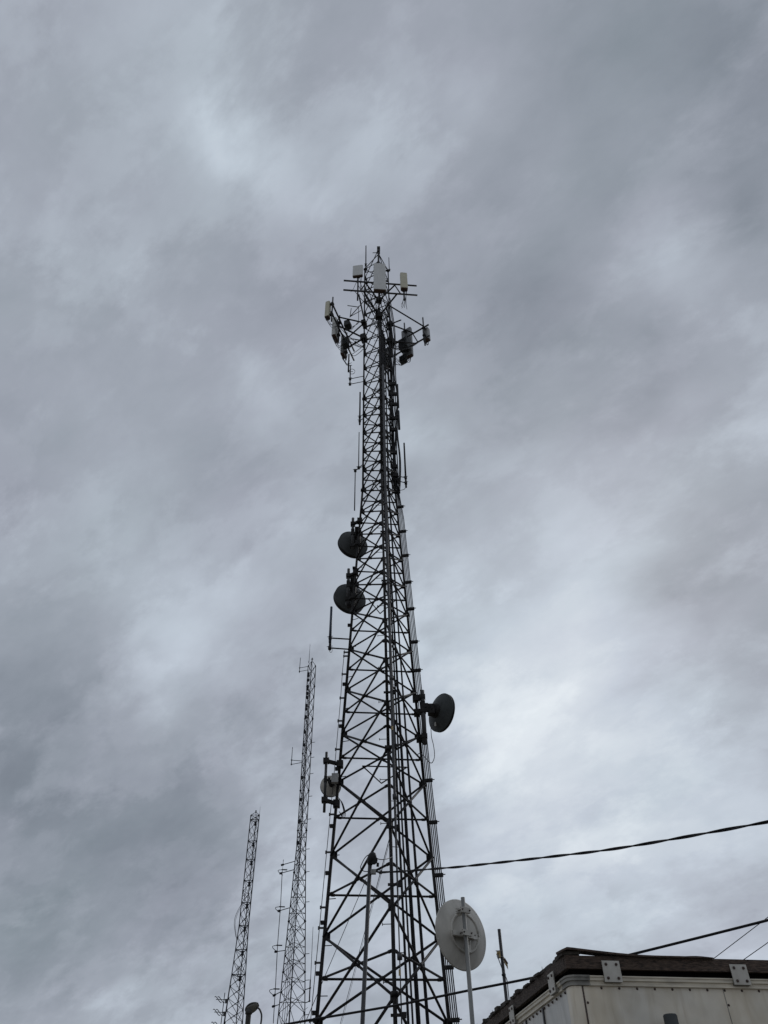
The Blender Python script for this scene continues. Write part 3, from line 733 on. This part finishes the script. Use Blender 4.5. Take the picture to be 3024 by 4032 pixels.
def clampset(z, wide, nm):
    p = V((pt.x, pt.y, z)); tocam = -n
    m = MB().box(p + tocam * .045, sx * .085, n * .006, up * .034).box(p + tocam * .030 + up * .034, sx * .085, n * .02, up * .004).box(p + tocam * .030 - up * .034, sx * .085, n * .02, up * .004)
    m.box(p - tocam * .05, sx * (.095 if not wide else .19), n * .008, up * .03).box(p - tocam * .064 + up * .03, sx * (.095 if not wide else .19), n * .02, up * .004).box(p - tocam * .064 - up * .03, sx * (.095 if not wide else .19), n * .02, up * .004)
    o = m.build('pole_clamp', 'wdish', root)
    for s in (-.07, .07):
        MB().tube(p + sx * s - tocam * .1, p + sx * s + tocam * .075, .006, None, 8).tube(p + sx * s + tocam * .05, p + sx * s + tocam * .06, .012, None, 6).build('clamp_bolt', 'bolt', o)
    return p
p1 = clampset(at(1828, 3586, DY).z, False, 'u'); p2 = clampset(at(1840, 3675, DY).z, True, 'l')
hc = c + n * zz(0)
MB().box((p2 + n * .08 + hc + n * zz(.2) * 0) / 2 - up * .0, sx * .2, n * .05, up * .008).prism([p2 + n * .06 - sx * .2 + up * .03, p2 + n * .06 - sx * .2 - up * .035, hc - sx * .24 - up * .06 + n * .03, hc - sx * .24 + up * .02 + n * .03], sx * .008).prism([p2 + n * .06 + sx * .2 + up * .03, p2 + n * .06 + sx * .2 - up * .035, hc + sx * .24 - up * .06 + n * .03, hc + sx * .24 + up * .02 + n * .03], sx * .008).build('mount_cradle', 'wdish', root)
MB().box(hc - up * .19 - n * .03 - sx * .01, sx * .03, n * .015, up * .09).tube(hc - up * .12 - n * .07, hc - up * .2 - n * .02, .014, None, 8).build('tilt_strut', 'wdish', root)
MB().box(p1 + n * .09, sx * .02, n * .06, up * .02).build('upper_tie', 'wdish', root)
# thin pole with a terminal block further back
SY = 15.0
pt = at(1965, 3659, SY); base = V((pt.x, pt.y, 0))
root = thing('slim_mast', base, 'slim dark pole with small yellowed terminal fittings right of the white dish', 'mast')
MB().tube(base, pt, .028, None, 14).build('pole', 'galvd', root)
def sp(u, v, dy=0): return at(u, v, SY + dy)
MB().box(sp(1964, 3758, -.04), (.03, 0, 0), (0, .03, 0), (0, 0, .055)).tube(sp(1952, 3744, -.04), sp(1980, 3743, -.04), .006).tube(sp(1955, 3764, -.04), sp(1982, 3767, -.04), .006).build('terminal_bracket', 'galv', root)
MB().tube(sp(1956, 3752, -.05), sp(1965, 3757, -.05), .03, None, 10).box(sp(1967, 3758, -.07), (.012, 0, 0), (0, .02, 0), (0, 0, .05)).build('connector', 'brass', root)
m = MB()
for i in range(5):
    q = sp(1984 + 3.2 * i, 3768 + 5.5 * i, -.02); m.tube(q, q - up * .1, .006, None, 6)
m.build('terminal_row', 'brass', root)
MB().tube(sp(1985, 3775, -.02), sp(1999, 3795, -.02), .02, .014, 8).build('arrester', 'under', root)
MB().path(spline([sp(1960, 3768, -.04), sp(1968, 3790, -.04), sp(1976, 3812, -.04), sp(1985, 3835, -.05), sp(1996, 3860, -.03), sp(2001, 3905, -.03), sp(2007, 3960, -.03), sp(2011, 4032, -.03)], 5), .008, 5).build('feeder_cable', 'cablel', root)
MB().tube(at(1983, 3835, SY) , at(1984, 3842, SY), .036, None, 12).build('pole_strap', 'cable', root)


# ------------------------------------------------------------------ equipment shed with a timber roof on plates
CY = 8.0
C0 = at(2247, 3880.5, CY)                                  # where the two walls meet under the rail
zt = C0.z
dX = (atz(3024, 3896, zt) - atz(2319, 3882, zt)); dX.z = 0; dX.normalize()      # along the front wall
dL = V((-dX.y, dX.x, 0))                                  # along the side wall, away from us
if dL.y < 0: dL = -dL
nF = V((dX.y, -dX.x, 0))                                  # outward from the front wall
nS = -dX                                                 # outward from the side wall
LX, LD = 6.0, 5.0
shed = thing('equipment_shed', V((C0.x, C0.y, 0)) + dX * LX / 2 + dL * LD / 2, 'off-white metal shed with a dark timber roof held up on bolted plates', 'shed')
def S(x, y, z): return C0 + dX * x + dL * y + up * z      # shed coordinates; z from the top of the wall
UPX = lambda x0, x1, y0, y1, z0, z1, m: m.box(S((x0 + x1) / 2, (y0 + y1) / 2, (z0 + z1) / 2), dX * (x1 - x0) / 2, dL * (y1 - y0) / 2, up * (z1 - z0) / 2)
zg = -zt
fn = lambda u, v, o=0.0: onp(u, v, C0 + nF * o, nF)       # a photo point on the front wall plane (o metres in front of it)
sn = lambda u, v, o=0.0: onp(u, v, C0 + nS * o, nS)
fx = lambda u, v, o=0.0: (fn(u, v, o) - C0).dot(dX)
fz = lambda u, v, o=0.0: (fn(u, v, o) - C0).z
sy = lambda u, v, o=0.0: (sn(u, v, o) - C0).dot(dL)
sz = lambda u, v, o=0.0: (sn(u, v, o) - C0).z
xs = fx(2850, 3910)                                       # seam between sheets
edges = [.085, xs, xs + 1.22, xs + 2.44, xs + 3.66, LX]
for i, (a, b) in enumerate(zip(edges, edges[1:])):
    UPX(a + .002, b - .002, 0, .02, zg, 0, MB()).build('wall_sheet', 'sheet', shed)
sed = [.085]; y = sy(2140, 3975)
while y < LD: sed.append(y); y += .6
sed.append(LD)
for a, b in zip(sed, sed[1:]):
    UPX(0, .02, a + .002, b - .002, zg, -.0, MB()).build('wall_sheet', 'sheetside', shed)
m = UPX(.025, LX, .025, LD, zg, .0, MB()); m.build('wall_core', 'void', shed)
# rounded corner post and seam strips
m = MB(); prof = []
for k in range(9):
    w = R_(180 + 90 * k / 8); prof.append((.05 + .058 * math.cos(w), .05 + .058 * math.sin(w)))
prof = [(-.008, .11)] + prof + [(.11, -.008), (.11, .02), (.02, .02), (.02, .11)]
m.prism([S(x, y, zg) for x, y in prof], up * (-zg - .002)); m.build('corner_post', 'sheet', shed)
UPX(.098, .112, -.013, -.006, zg, -.004, MB()).build('post_seam', 'bolt', shed)
for x in edges[1:-1]: UPX(x - .003, x + .003, -.003, .0, zg, -.005, MB()).build('seam_strip', 'trimdirty', shed)
for yy in sed[1:-1]: UPX(-.014, -.001, yy - .018, yy + .012, zg, -.012, MB()).build('seam_strip', 'galvd', shed)
# rail along the wall tops
zr = fz(2700, 3849, .03)
m = MB(); m.prism([S(.17, -y, z) for (y, z) in ((.0, 0), (.022, 0), (.022, .012), (.014, .018), (.014, zr * .45), (.030, zr * .52), (.030, zr * .8), (.038, zr * .86), (.038, zr), (.0, zr))], dX * (LX - .17)); m.build('wall_rail', 'trim', shed)
m = MB(); m.prism([S(-y, .17, z) for (y, z) in ((.0, 0), (.022, 0), (.022, .012), (.014, .018), (.014, zr * .45), (.030, zr * .52), (.030, zr * .8), (.038, zr * .86), (.038, zr), (.0, zr))], dL * (LD - .17)); m.build('wall_rail', 'trim', shed)
m = MB()
for (o, z0, z1) in ((.024, 0.001, .013), (.016, .013, zr * .5), (.032, zr * .5, zr * .84), (.040, zr * .84, zr + .003)):
    pr = [(.18, -o), (.09, -o)] + [(.05 + (.05 + o) * math.cos(R_(a)) , .05 + (.05 + o) * math.sin(R_(a))) for a in (255, 240, 225, 210, 195)] + [(-o, .09), (-o, .18), (.02, .18), (.02, .02), (.18, .02)]
    m.prism([S(x, y, z0) for x, y in pr], up * (z1 - z0))
m.build('rail_corner', 'trimdirty', shed)
# rivets
xr = fx(2368, 3891); step = (fx(2988, 3902) - xr) / 9
for i in range(44):
    x = xr + i * step
    if x < LX - .1: MB().lathe(S(x, .0, fz(2440, 3892)), nF, [(.0105, 0), (.0105, .004), (.006, .008), (.001, .009)], 10).build('rivet', 'bolt', shed)
for x, z0 in ((.135, fz(2312, 3948)), (xs - .02 + .035, fz(2867, 3958))):
    for i in range(14): MB().lathe(S(x, 0, z0 - .32 * i), nF, [(.0105, 0), (.0105, .004), (.006, .008), (.001, .009)], 10).build('rivet', 'bolt', shed)
for i in range(20): MB().lathe(S(0, .16 + .13 * i, -.025), nS, [(.0115, 0), (.0115, .008), (.007, .014), (.001, .015)], 8).build('rivet', 'bolt', shed)
# timber frame standing above the rail
zb0, zb1 = fz(2600, 3820, .02), fz(2600, 3770, .02)
TY = -.02
UPX(-.02, LX + .1, TY, TY + .045, zb0, zb1, MB()).build('roof_beam', 'wood', shed)
UPX(-.022, .023, TY + .047, LD, zb0 + .004, zb1 + .002, MB()).build('roof_beam', 'woodside', shed)
UPX(.025, LX, TY + .047, LD, zb1 - .03, zb1 - .006, MB()).build('roof_deck', 'void', shed)
UPX(.1, LX, .12, LD, .0, zb1 - .035, MB()).build('gap_shade_fill', 'void', shed)  # added black filler standing for the shade in the gap above the rail
# warped cap board lifting at the corner
m = MB(); N = 26; xe = fx(2805, 3774, .03); rows = []
for i in range(N + 1):
    q = i / N; x = -.055 + (xe + .055) * q; lift = .056 * (1 - q) ** 3.2 - .03 * max(0, 1 - q * 22) ** 1.5 + .004 + .003 * math.sin(9 * q); thick = .018 - .008 * q + .004 * math.sin(23 * q) * (q > .8)
    rows.append((x, zb1 + lift, thick))
o = len(m.v)
for (x, z, th) in rows:
    for (y, zz_) in ((TY - .035, z - .01), (TY - .035, z - .01 + th), (TY + .13, z + th + .004), (TY + .13, z + .004)): m.v.append(S(x, y, zz_))
for i in range(N):
    for k in range(4):
        a = o + 4 * i; m.f.append((a + k, a + (k + 1) % 4, a + 4 + (k + 1) % 4, a + 4 + k)); m.s.append(False)
m.f.append((o, o + 1, o + 2, o + 3)); m.s.append(False); e = o + 4 * N; m.f.append((e + 3, e + 2, e + 1, e)); m.s.append(False)
m.build('cap_board', 'wood', shed)
# broken shingles along the side eave
rs = random.Random(3); y = TY + .0; 
while y < LD - .2:
    wdt = rs.uniform(.05, .17); hgt = rs.uniform(.006, .045); out = rs.uniform(-.06, -.01)
    x1 = rs.uniform(.08, .16); tl = rs.uniform(-.012, .02)
    m = MB()
    m.prism([S(out, y, zb1 + .003), S(out - rs.uniform(0, .012), y + wdt * .5, zb1 + .002), S(out + rs.uniform(-.01, .01), y + wdt, zb1 + .004), S(x1, y + wdt, zb1 + .012 + tl), S(x1, y, zb1 + .01)], up * hgt)
    if rs.random() < .5: q = S(out + .02, y + wdt * rs.random(), zb1); m.tube(q, q + up * (hgt + rs.uniform(.02, .045)), .003, .002, 5)
    m.build('shingle', 'shingle', shed); y += wdt * rs.uniform(.8, 1.02)
UPX(.03, .3, TY + .05, LD, zb1 + .0, zb1 + .006, MB()).build('roof_felt', 'shingle', shed)
# plates bolted over beam and rail
def plate_front(x, w, z0, z1, off, lean):
    c0 = S(x, 0, (z0 + z1) / 2) + nF * off
    m = MB().box(c0, dX * w / 2, nF * .004, up * (z1 - z0) / 2)
    o = m.build('bracket_plate', 'plate', shed)
    for sx_ in (-1, 1):
        for k in (-1, 1):
            q = c0 + dX * sx_ * (w / 2 - .035) + up * k * ((z1 - z0) / 2 - .03)
            MB().lathe(q, nF, [(.013, 0), (.013, .012), (.008, .015), (.001, .016)], 6).build('bolt', 'bolt', o)
    q = S(x, 0, z0 + .02) + nF * (off / 2 - .003); MB().box(q - dX * .0, dX * (w / 2 - .004), nF * (off / 2 - .005), up * .02).build('spacer_block', 'trimdirty', o)
po = .052
for (ua, ub, vt, vb) in ((2367.6, 2436, 3783, 3866.5), (2870.7, 2935, 3797.5, 3877.5)):
    x0, x1 = fx(ua, vt, po), fx(ub, vt, po); plate_front((x0 + x1) / 2, x1 - x0, fz((ua + ub) / 2 + 8, vb, po), fz((ua + ub) / 2, vt, po), po, 0)
dxp = fx(2903, 3797, po) - fx(2402, 3783, po)
for i in (2, 3, 4, 5, 6, 7):
    x = fx(2402, 3783, po) + dxp * i
    if x < LX: plate_front(x, fx(2436, 3783, po) - fx(2367.6, 3783, po), fz(2410, 3866.5, po), fz(2402, 3783, po), po, 0)
def plate_side(y, w, z0, z1, off):
    c0 = S(0, y, (z0 + z1) / 2) + nS * off
    o = MB().box(c0, dL * w / 2, nS * .004, up * (z1 - z0) / 2).build('bracket_plate', 'plate', shed)
    for s in (-1, 1):
        for k in (-1, 1):
            q = c0 + dL * s * (w / 2 - .035) + up * k * ((z1 - z0) / 2 - .03)
            MB().lathe(q, nS, [(.013, 0), (.013, .012), (.008, .015), (.001, .016)], 6).build('bolt', 'bolt', o)
    q = S(0, y, z0 + .02) + nS * (off / 2 - .003); MB().box(q, dL * (w / 2 - .004), nS * (off / 2 - .005), up * .02).build('spacer_block', 'trimdirty', o)
ya = sy(2166, 3832, po); yb = sy(2013, 3977, po); zp1 = sz(2166, 3832, po); zp0 = sz(2179, 3912, po)
for i in range(4): plate_side(ya + (yb - ya) * i, .17, zp0, zp1, po)
# capped vent stub in front of the wall
vt = fn(2638, 4000, .16); rr = (fn(2664, 4000, .16) - fn(2613, 4000, .16)).length / 2
m = MB().tube(vt - up * .75, vt, rr, None, 20).lathe(vt - up * .002, up, [(rr, 0), (rr * .9, .012), (rr * .5, .016), (.002, .017)], 20)
m.build('vent_stub', 'gdish', shed)
q = vt - up * .6; MB().box(q - nF * .08, nF * .09, dX * .03, up * .03).build('vent_arm', 'gdish', shed)


# ------------------------------------------------------------------ lamp at the lower left
LYY = 28.0
pb = at(979, 3990, LYY); base = V((pb.x, pb.y, 0))
lampr = thing('street_lamp', base, 'short post with a bulbous lamp head and curved feed pipe at the lower left', 'street lamp')
MB().tube(base, pb + up * .02, .095, .08, 14).build('post', 'polewood', lampr)
p0_, p1_ = at(966, 3984, LYY), at(1019, 3955, LYY)
ax = (p1_ - p0_).normalized(); U_ = (ax.cross(V((0, 1, 0))).normalized() * -.7 + V((0, -.7, 0))).normalized()   # the way the lens looks
if U_.z > 0: U_ = (V((U_.x * -1, U_.y, -U_.z))).normalized()
W_ = ax.cross(U_).normalized()
def half_shell(sgn, wid, dep, lo, hi):
    m = MB(); n_ = 12; N_ = 16
    for i in range(N_ + 1):
        q = lo + (hi - lo) * i / N_; a = p0_.lerp(p1_, q); k = max(0.02, math.sin(math.pi * min(1, max(0, .04 + .92 * q ** .85)))) ** .55
        for t_ in range(n_ + 1):
            w = math.pi * t_ / n_; m.v.append(a + W_ * math.cos(w) * wid * k + U_ * sgn * math.sin(w) * dep * k)
    for i in range(N_):
        for t_ in range(n_):
            o_ = i * (n_ + 1) + t_; m.f.append((o_, o_ + 1, o_ + n_ + 2, o_ + n_ + 1)); m.s.append(True)
        m.f.append((i * (n_ + 1), (i + 1) * (n_ + 1), (i + 1) * (n_ + 1) + n_, i * (n_ + 1) + n_)); m.s.append(False)
    m.f.append(tuple(range(n_ + 1))); m.s.append(False); m.f.append(tuple(N_ * (n_ + 1) + t_ for t_ in range(n_ + 1))); m.s.append(False)
    return m
hd = half_shell(-1, .155, .16, 0, 1).build('lamp_head', 'lamp', lampr)
half_shell(1, .13, .07, .16, .93).build('lens', 'lens', hd)
MB().tube(pb - up * .02, pb + up * .12, .11, .1, 14).build('post_collar', 'lamp', lampr)
MB().path(spline([at(1011, 3968, LYY), at(1020, 3972, LYY), at(1027, 3985, LYY), at(1030, 4002, LYY), at(1027, 4032, LYY), at(1020, 4075, LYY), at(1000, 4110, LYY), at(983, 4130, LYY)], 6), .027, 8).build('feed_pipe', 'lamp', lampr)


# ------------------------------------------------------------------ the two towers farther back
def pt_axis(u, v, Y): return at(u, v, Y)
# middle distance tower
T2Y = 72.0; a2 = at(1228, 2617, T2Y)
def r2(h): return .48 if h > 27.8 else .48 + .0573 * (27.8 - h)
T2 = Lattice(a2.x, T2Y, R_(2), r2); T2.breaks = [27.8]
top2 = a2.z
lv = [0.2, 2.2, 4.2, 6.2, 8.2, 10.2, 12.0]
for v in (3990, 3907, 3828, 3764, 3696, 3628, 3568, 3500, 3435, 3378, 3325): lv.append(T2.hv(2, v))
nb = 15
h0 = lv[-1]; lv += [h0 + (top2 - h0) * (i / nb) for i in range(1, nb + 1)]
tw2 = thing('lattice_tower', (a2.x, T2Y, 0), 'slender lattice tower of middle height just left of the tallest tower', 'tower')
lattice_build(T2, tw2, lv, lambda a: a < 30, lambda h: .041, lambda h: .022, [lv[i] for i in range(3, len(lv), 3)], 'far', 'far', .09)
ap = a2 + up * .5
m = MB()
for k in range(3): m.tube(T2.leg(k, top2), ap, .025, None, 6)
m.tube(ap, ap + up * .35, .05, None, 8).tube(ap + V((-.12, 0, .2)), ap + V((.12, 0, .2)), .04, None, 6); m.build('apex_frame', 'far', tw2)
for i in range(4):
    pts = [T2.leg(0, h) + V(((-.3 + .08 * i) * T2.r(h) / .6, .5 + .05 * i, 0)) for h in (.2, 14, 27.8, 44)]
    tag(MB().path(pts, .022, 5).build('coaxial_cable', 'cable'), 'thin dark feeder cable climbing inside the middle height tower', 'cable', 'feeders inside the middle height tower')
for h in [13 + .75 * i for i in range(42)]:
    p = T2.leg(0, h); d = .3 if int(h * 4) % 2 else -.3
    MB().tube(p, p + V((d, 0, 0)), .012, None, 5).build('step_peg', 'far', tw2)
for v in (2655, 2662, 2680, 2705, 2715, 2732, 2748, 2780, 2794, 2825, 2885, 2935, 3063, 3150, 3235, 3320):
    p = T2.leg(2, T2.hv(2, v)); MB().box(p + V((.1, -.1, 0)), (.13, 0, 0), (0, .1, 0), (0, 0, .13)).build('cable_clamp', 'far', tw2)
SG = 'side arm rods on the middle height tower'
stick('whip_antenna', 'hair thin whip on the very top of the middle height tower', 'antenna', (1221, 2537), (1214, 2612), T2Y - .2, .03, 'far', [(2600, 2612)], T=T2, tip=.014, clamp=False, grp=SG)
stick('rod_antenna', 'rod antenna on two arms at the top left of the middle height tower', 'antenna', (1183, 2590), (1181, 2649), T2Y, .035, 'far', [(2630, 2624), (2644, 2638)], .028, T=T2, grp=SG)
stick('rod_antenna', 'rod antenna on two arms halfway up the left of the middle height tower', 'antenna', (1152, 2942), (1147, 3013), T2Y, .038, 'blue', [(2993, 2987), (3010, 3002)], .03, T=T2, grp=SG)
for (u, v, l) in ((1224, 2924, 13), (1219, 2983, 14), (1214, 3047, 13), (1209, 3136, 14), (1203, 3226, 14), (1196, 3344, 14), (1194, 3433, 15), (1191, 3552, 14), (1189, 3756, 14), (1186, 3860, 15), (1187, 3996, 14)):
    p = T2.leg(1, T2.hv(1, v)); MB().tube(p, p + V((.36, -.1, .0)), .026, None, 6).build('outrigger', 'far', tw2)
# stacked loop antenna on the left
q0 = at(1116, 3385, T2Y); root = thing('loop_array', at(1076, 4015, T2Y), 'tall thin mast with loop elements along the left of the middle height tower', 'antenna')
pts = [at(*p, T2Y) for p in ((1116, 3385), (1111, 3437), (1105, 3561), (1093, 3720), (1085, 3880), (1076, 4030))]
MB().path(pts, .032, 6).build('mast', 'far', root)
for (u, v, vl) in ((1113, 3405, 3391), (1107, 3438, 3424), (1100, 3586, 3574), (1088, 3747, 3742), (1081, 3918, 3905), (1078, 3962, 3955)):
    p = at(u, v, T2Y); lg = T2.leg(2, T2.hv(2, vl)); MB().tube(p, lg, .035, None, 6).tube(p - (lg - p).normalized() * .15, p + (lg - p).normalized() * .1, .09, None, 8).build('standoff_arm', 'far', root)
for (u, v) in ((1111, 3427), (1101, 3573), (1090, 3725), (1079, 3897)):
    p = at(u, v, T2Y)
    MB().path(spline([p + V((.35, 0, .05)), p + V((0, 0, .05)), p + V((-.3, -.2, -.05)), p + V((-.28, -.35, -.22)), p + V((0, -.2, -.42)), p + V((.1, 0, -.4))], 5), .026, 6).tube(p + V((-.05, 0, .06)), p + V((.45, 0, .04)), .05, None, 6).build('loop_element', 'far', root)
# right hand whip
r_ = stick('whip_antenna', 'thin whip on a stout pipe between the middle height tower and the tallest', 'antenna', (1232.6, 3649), (1224, 3935), T2Y, .03, 'far', [(3890, 3895), (3942, 3951)], .035, T=T2, k=1, tip=.018, grp=SG)
a = at(1222, 3857, T2Y); MB().tube(V((a.x, a.y, at(1222, 3945, T2Y).z)), a, .05, None, 8).build('mount_pipe', 'far', r_)
q = at(1190, 3960, T2Y); MB().path(spline([at(1187, 3945, T2Y), at(1190, 3968, T2Y), at(1200, 3975, T2Y), at(1212, 3966, T2Y)], 5), .015, 5).build('jumper_cable', 'cable', r_)

# shortest tower at the left
T3Y = 70.0; a3 = at(1006, 3213, T3Y)
def r3(h): return .455 if h > 20.6 else .455 + .0505 * (20.6 - h)
T3 = Lattice(a3.x, T3Y, R_(60), r3); T3.breaks = [20.6]
top3 = a3.z
bands = [T3.hv(2, v) for v in (4026, 3931, 3837, 3739, 3644, 3554, 3467, 3384, 3311.5, 3228)]
lv3 = [0.2, 2.5, 5.0, 7.5, 9.6, 11.5]
for a, b in zip(bands, bands[1:]): lv3 += [a, (a + b) / 2]
lv3 += [bands[-1], top3]
tw3 = thing('lattice_tower', (a3.x, T3Y, 0), 'shortest lattice tower, far left, with a bare pointed top', 'tower')
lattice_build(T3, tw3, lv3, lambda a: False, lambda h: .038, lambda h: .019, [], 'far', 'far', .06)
for h in bands[2:]:
    m = MB()
    for k in range(3): m.tube(T3.leg(k, h), T3.leg((k + 1) % 3, h), .032, None, 6)
    far = max((T3.leg(k, h) for k in range(3)), key=lambda p: p.y)
    m.box(far + V((0, -.05, -.08)), (.1, 0, 0), (0, .08, 0), (0, 0, .15)).tube(far + V((0, 0, -.3)), far + V((0, 0, .1)), .06, None, 8)
    m.build('section_ring', 'far', tw3)
ap = a3 + up * .36; m = MB()
for k in range(3): m.tube(T3.leg(k, top3), ap, .024, None, 6)
m.tube(ap - up * .05, ap + up * .15, .06, None, 8)
for k in range(3): m.tube(T3.leg(k, top3), T3.leg((k + 1) % 3, top3), .024, None, 6)
m.build('apex_frame', 'far', tw3)
for h in [11 + .6 * i for i in range(30)]:
    far = max((T3.leg(k, h) for k in range(3)), key=lambda p: p.y); d = .3 if int(h * 10) % 12 < 6 else -.3
    MB().tube(far, far + V((d, 0, 0)), .011, None, 5).build('step_peg', 'far', tw3)
far = lambda h: max((T3.leg(k, h) for k in range(3)), key=lambda p: p.y)
kr = max(range(3), key=lambda k: T3.leg(k, 20).x); kl = min(range(3), key=lambda k: T3.leg(k, 20).x)
YR = T3.leg(kr, 25).y
a = T3.leg(kr, top3); b = at(1023, 3176, a.y); tag(MB().tube(a, V((a.x, a.y, b.z)), .016, .01, 6).build('whip_antenna', 'far'), 'hair thin whip on the top right corner of the shortest tower', 'antenna')
p0 = T3.leg(kl, T3.hv(kl, 3570)); m = MB().path(spline([T3.leg(kl, p0.z + .2), p0 + V((-.35, 0, -.6)), p0 + V((-.42, 0, -1.3)), p0 + V((-.2, 0, -2.2)), T3.leg(kl, p0.z - 3.0), T3.leg(kl, p0.z - 8) + V((-.05, 0, 0)), T3.leg(kl, .3) + V((-.05, 0, 0))], 6), .02, 5).path(spline([T3.leg(kl, p0.z + .0), p0 + V((-.28, 0, -.7)), p0 + V((-.33, 0, -1.4)), p0 + V((-.1, 0, -2.4)), T3.leg(kl, p0.z - 2.9)], 6), .015, 5)
tag(m.build('coaxial_cable', 'cablel'), 'feeder cable bulging out from the left leg of the shortest tower', 'cable')
p = at(964, 3526, T3Y + .2); root = thing('helix_antenna', p - up * .5, 'small curled antenna inside the shortest tower', 'antenna')
MB().path([p + V((.2 * math.cos(w * .7), .2 * math.sin(w * .7), -.5 + w * .075)) for w in range(16)], .02, 5).build('helix', 'far', root)
MB().tube(p - up * .6, p + up * .7, .025, None, 6).build('mast', 'far', root)
p = at(939, 3826, T3Y + .2); root = thing('helix_antenna', p - up * .5, 'second small curled antenna low inside the shortest tower', 'antenna')
MB().path([p + V((.13 * math.cos(w * .8), .13 * math.sin(w * .8), -.4 + w * .06)) for w in range(14)], .02, 5).build('helix', 'far', root)
MB().tube(p - up * .5, p + up * .4, .025, None, 6).build('mast', 'far', root)
# yagis at its lower left
Y3 = T3.leg(kl, 14).y
a = at(885.5, 3909, Y3); b = at(870, 4032, Y3); b = b + (b - a) * .6
yr = thing('antenna_mast', b, 'thin mast with crossed beam antennas at the lower left tower', 'mast')
MB().tube(b, a, .032, None, 6).build('mast', 'far', yr)
YG = 'crossed beam antennas left of the shortest tower'
for i, (u, v, lb) in enumerate(((882, 3936, 'upper of the small crossed beam antennas beside the shortest tower'), (875.5, 3986, 'middle small crossed beam antenna beside the shortest tower'), (869, 4037, 'lowest small crossed beam antenna beside the shortest tower'))):
    p = at(u, v, Y3); e = at(u - 31, v - 1, Y3 - .9); d = (e - p).normalized(); s = d.cross(up).normalized()
    root = thing('beam_antenna', p, lb, 'antenna', YG)
    MB().tube(p, e, .026, None, 6).build('boom', 'far', root)
    for f_ in (.38, .75):
        q = p.lerp(e, f_); w_ = .42
        for g_ in (1,): MB().path(spline([q + s * w_ * 1 + up * .22 - d * .1, q + s * .22 + up * .20, q, q - s * .22 - up * .20, q - s * w_ - up * .26 + d * .1], 5), .028, 5).build('element', 'far', root)
    lg = T3.leg(kl, T3.hv(kl, v + 3)); MB().tube(p, lg, .035, None, 6).box(lg + V((-.1, 0, -.05)), (.1, 0, 0), (0, .08, 0), (0, 0, .14)).build('standoff_arm', 'galvd', root)
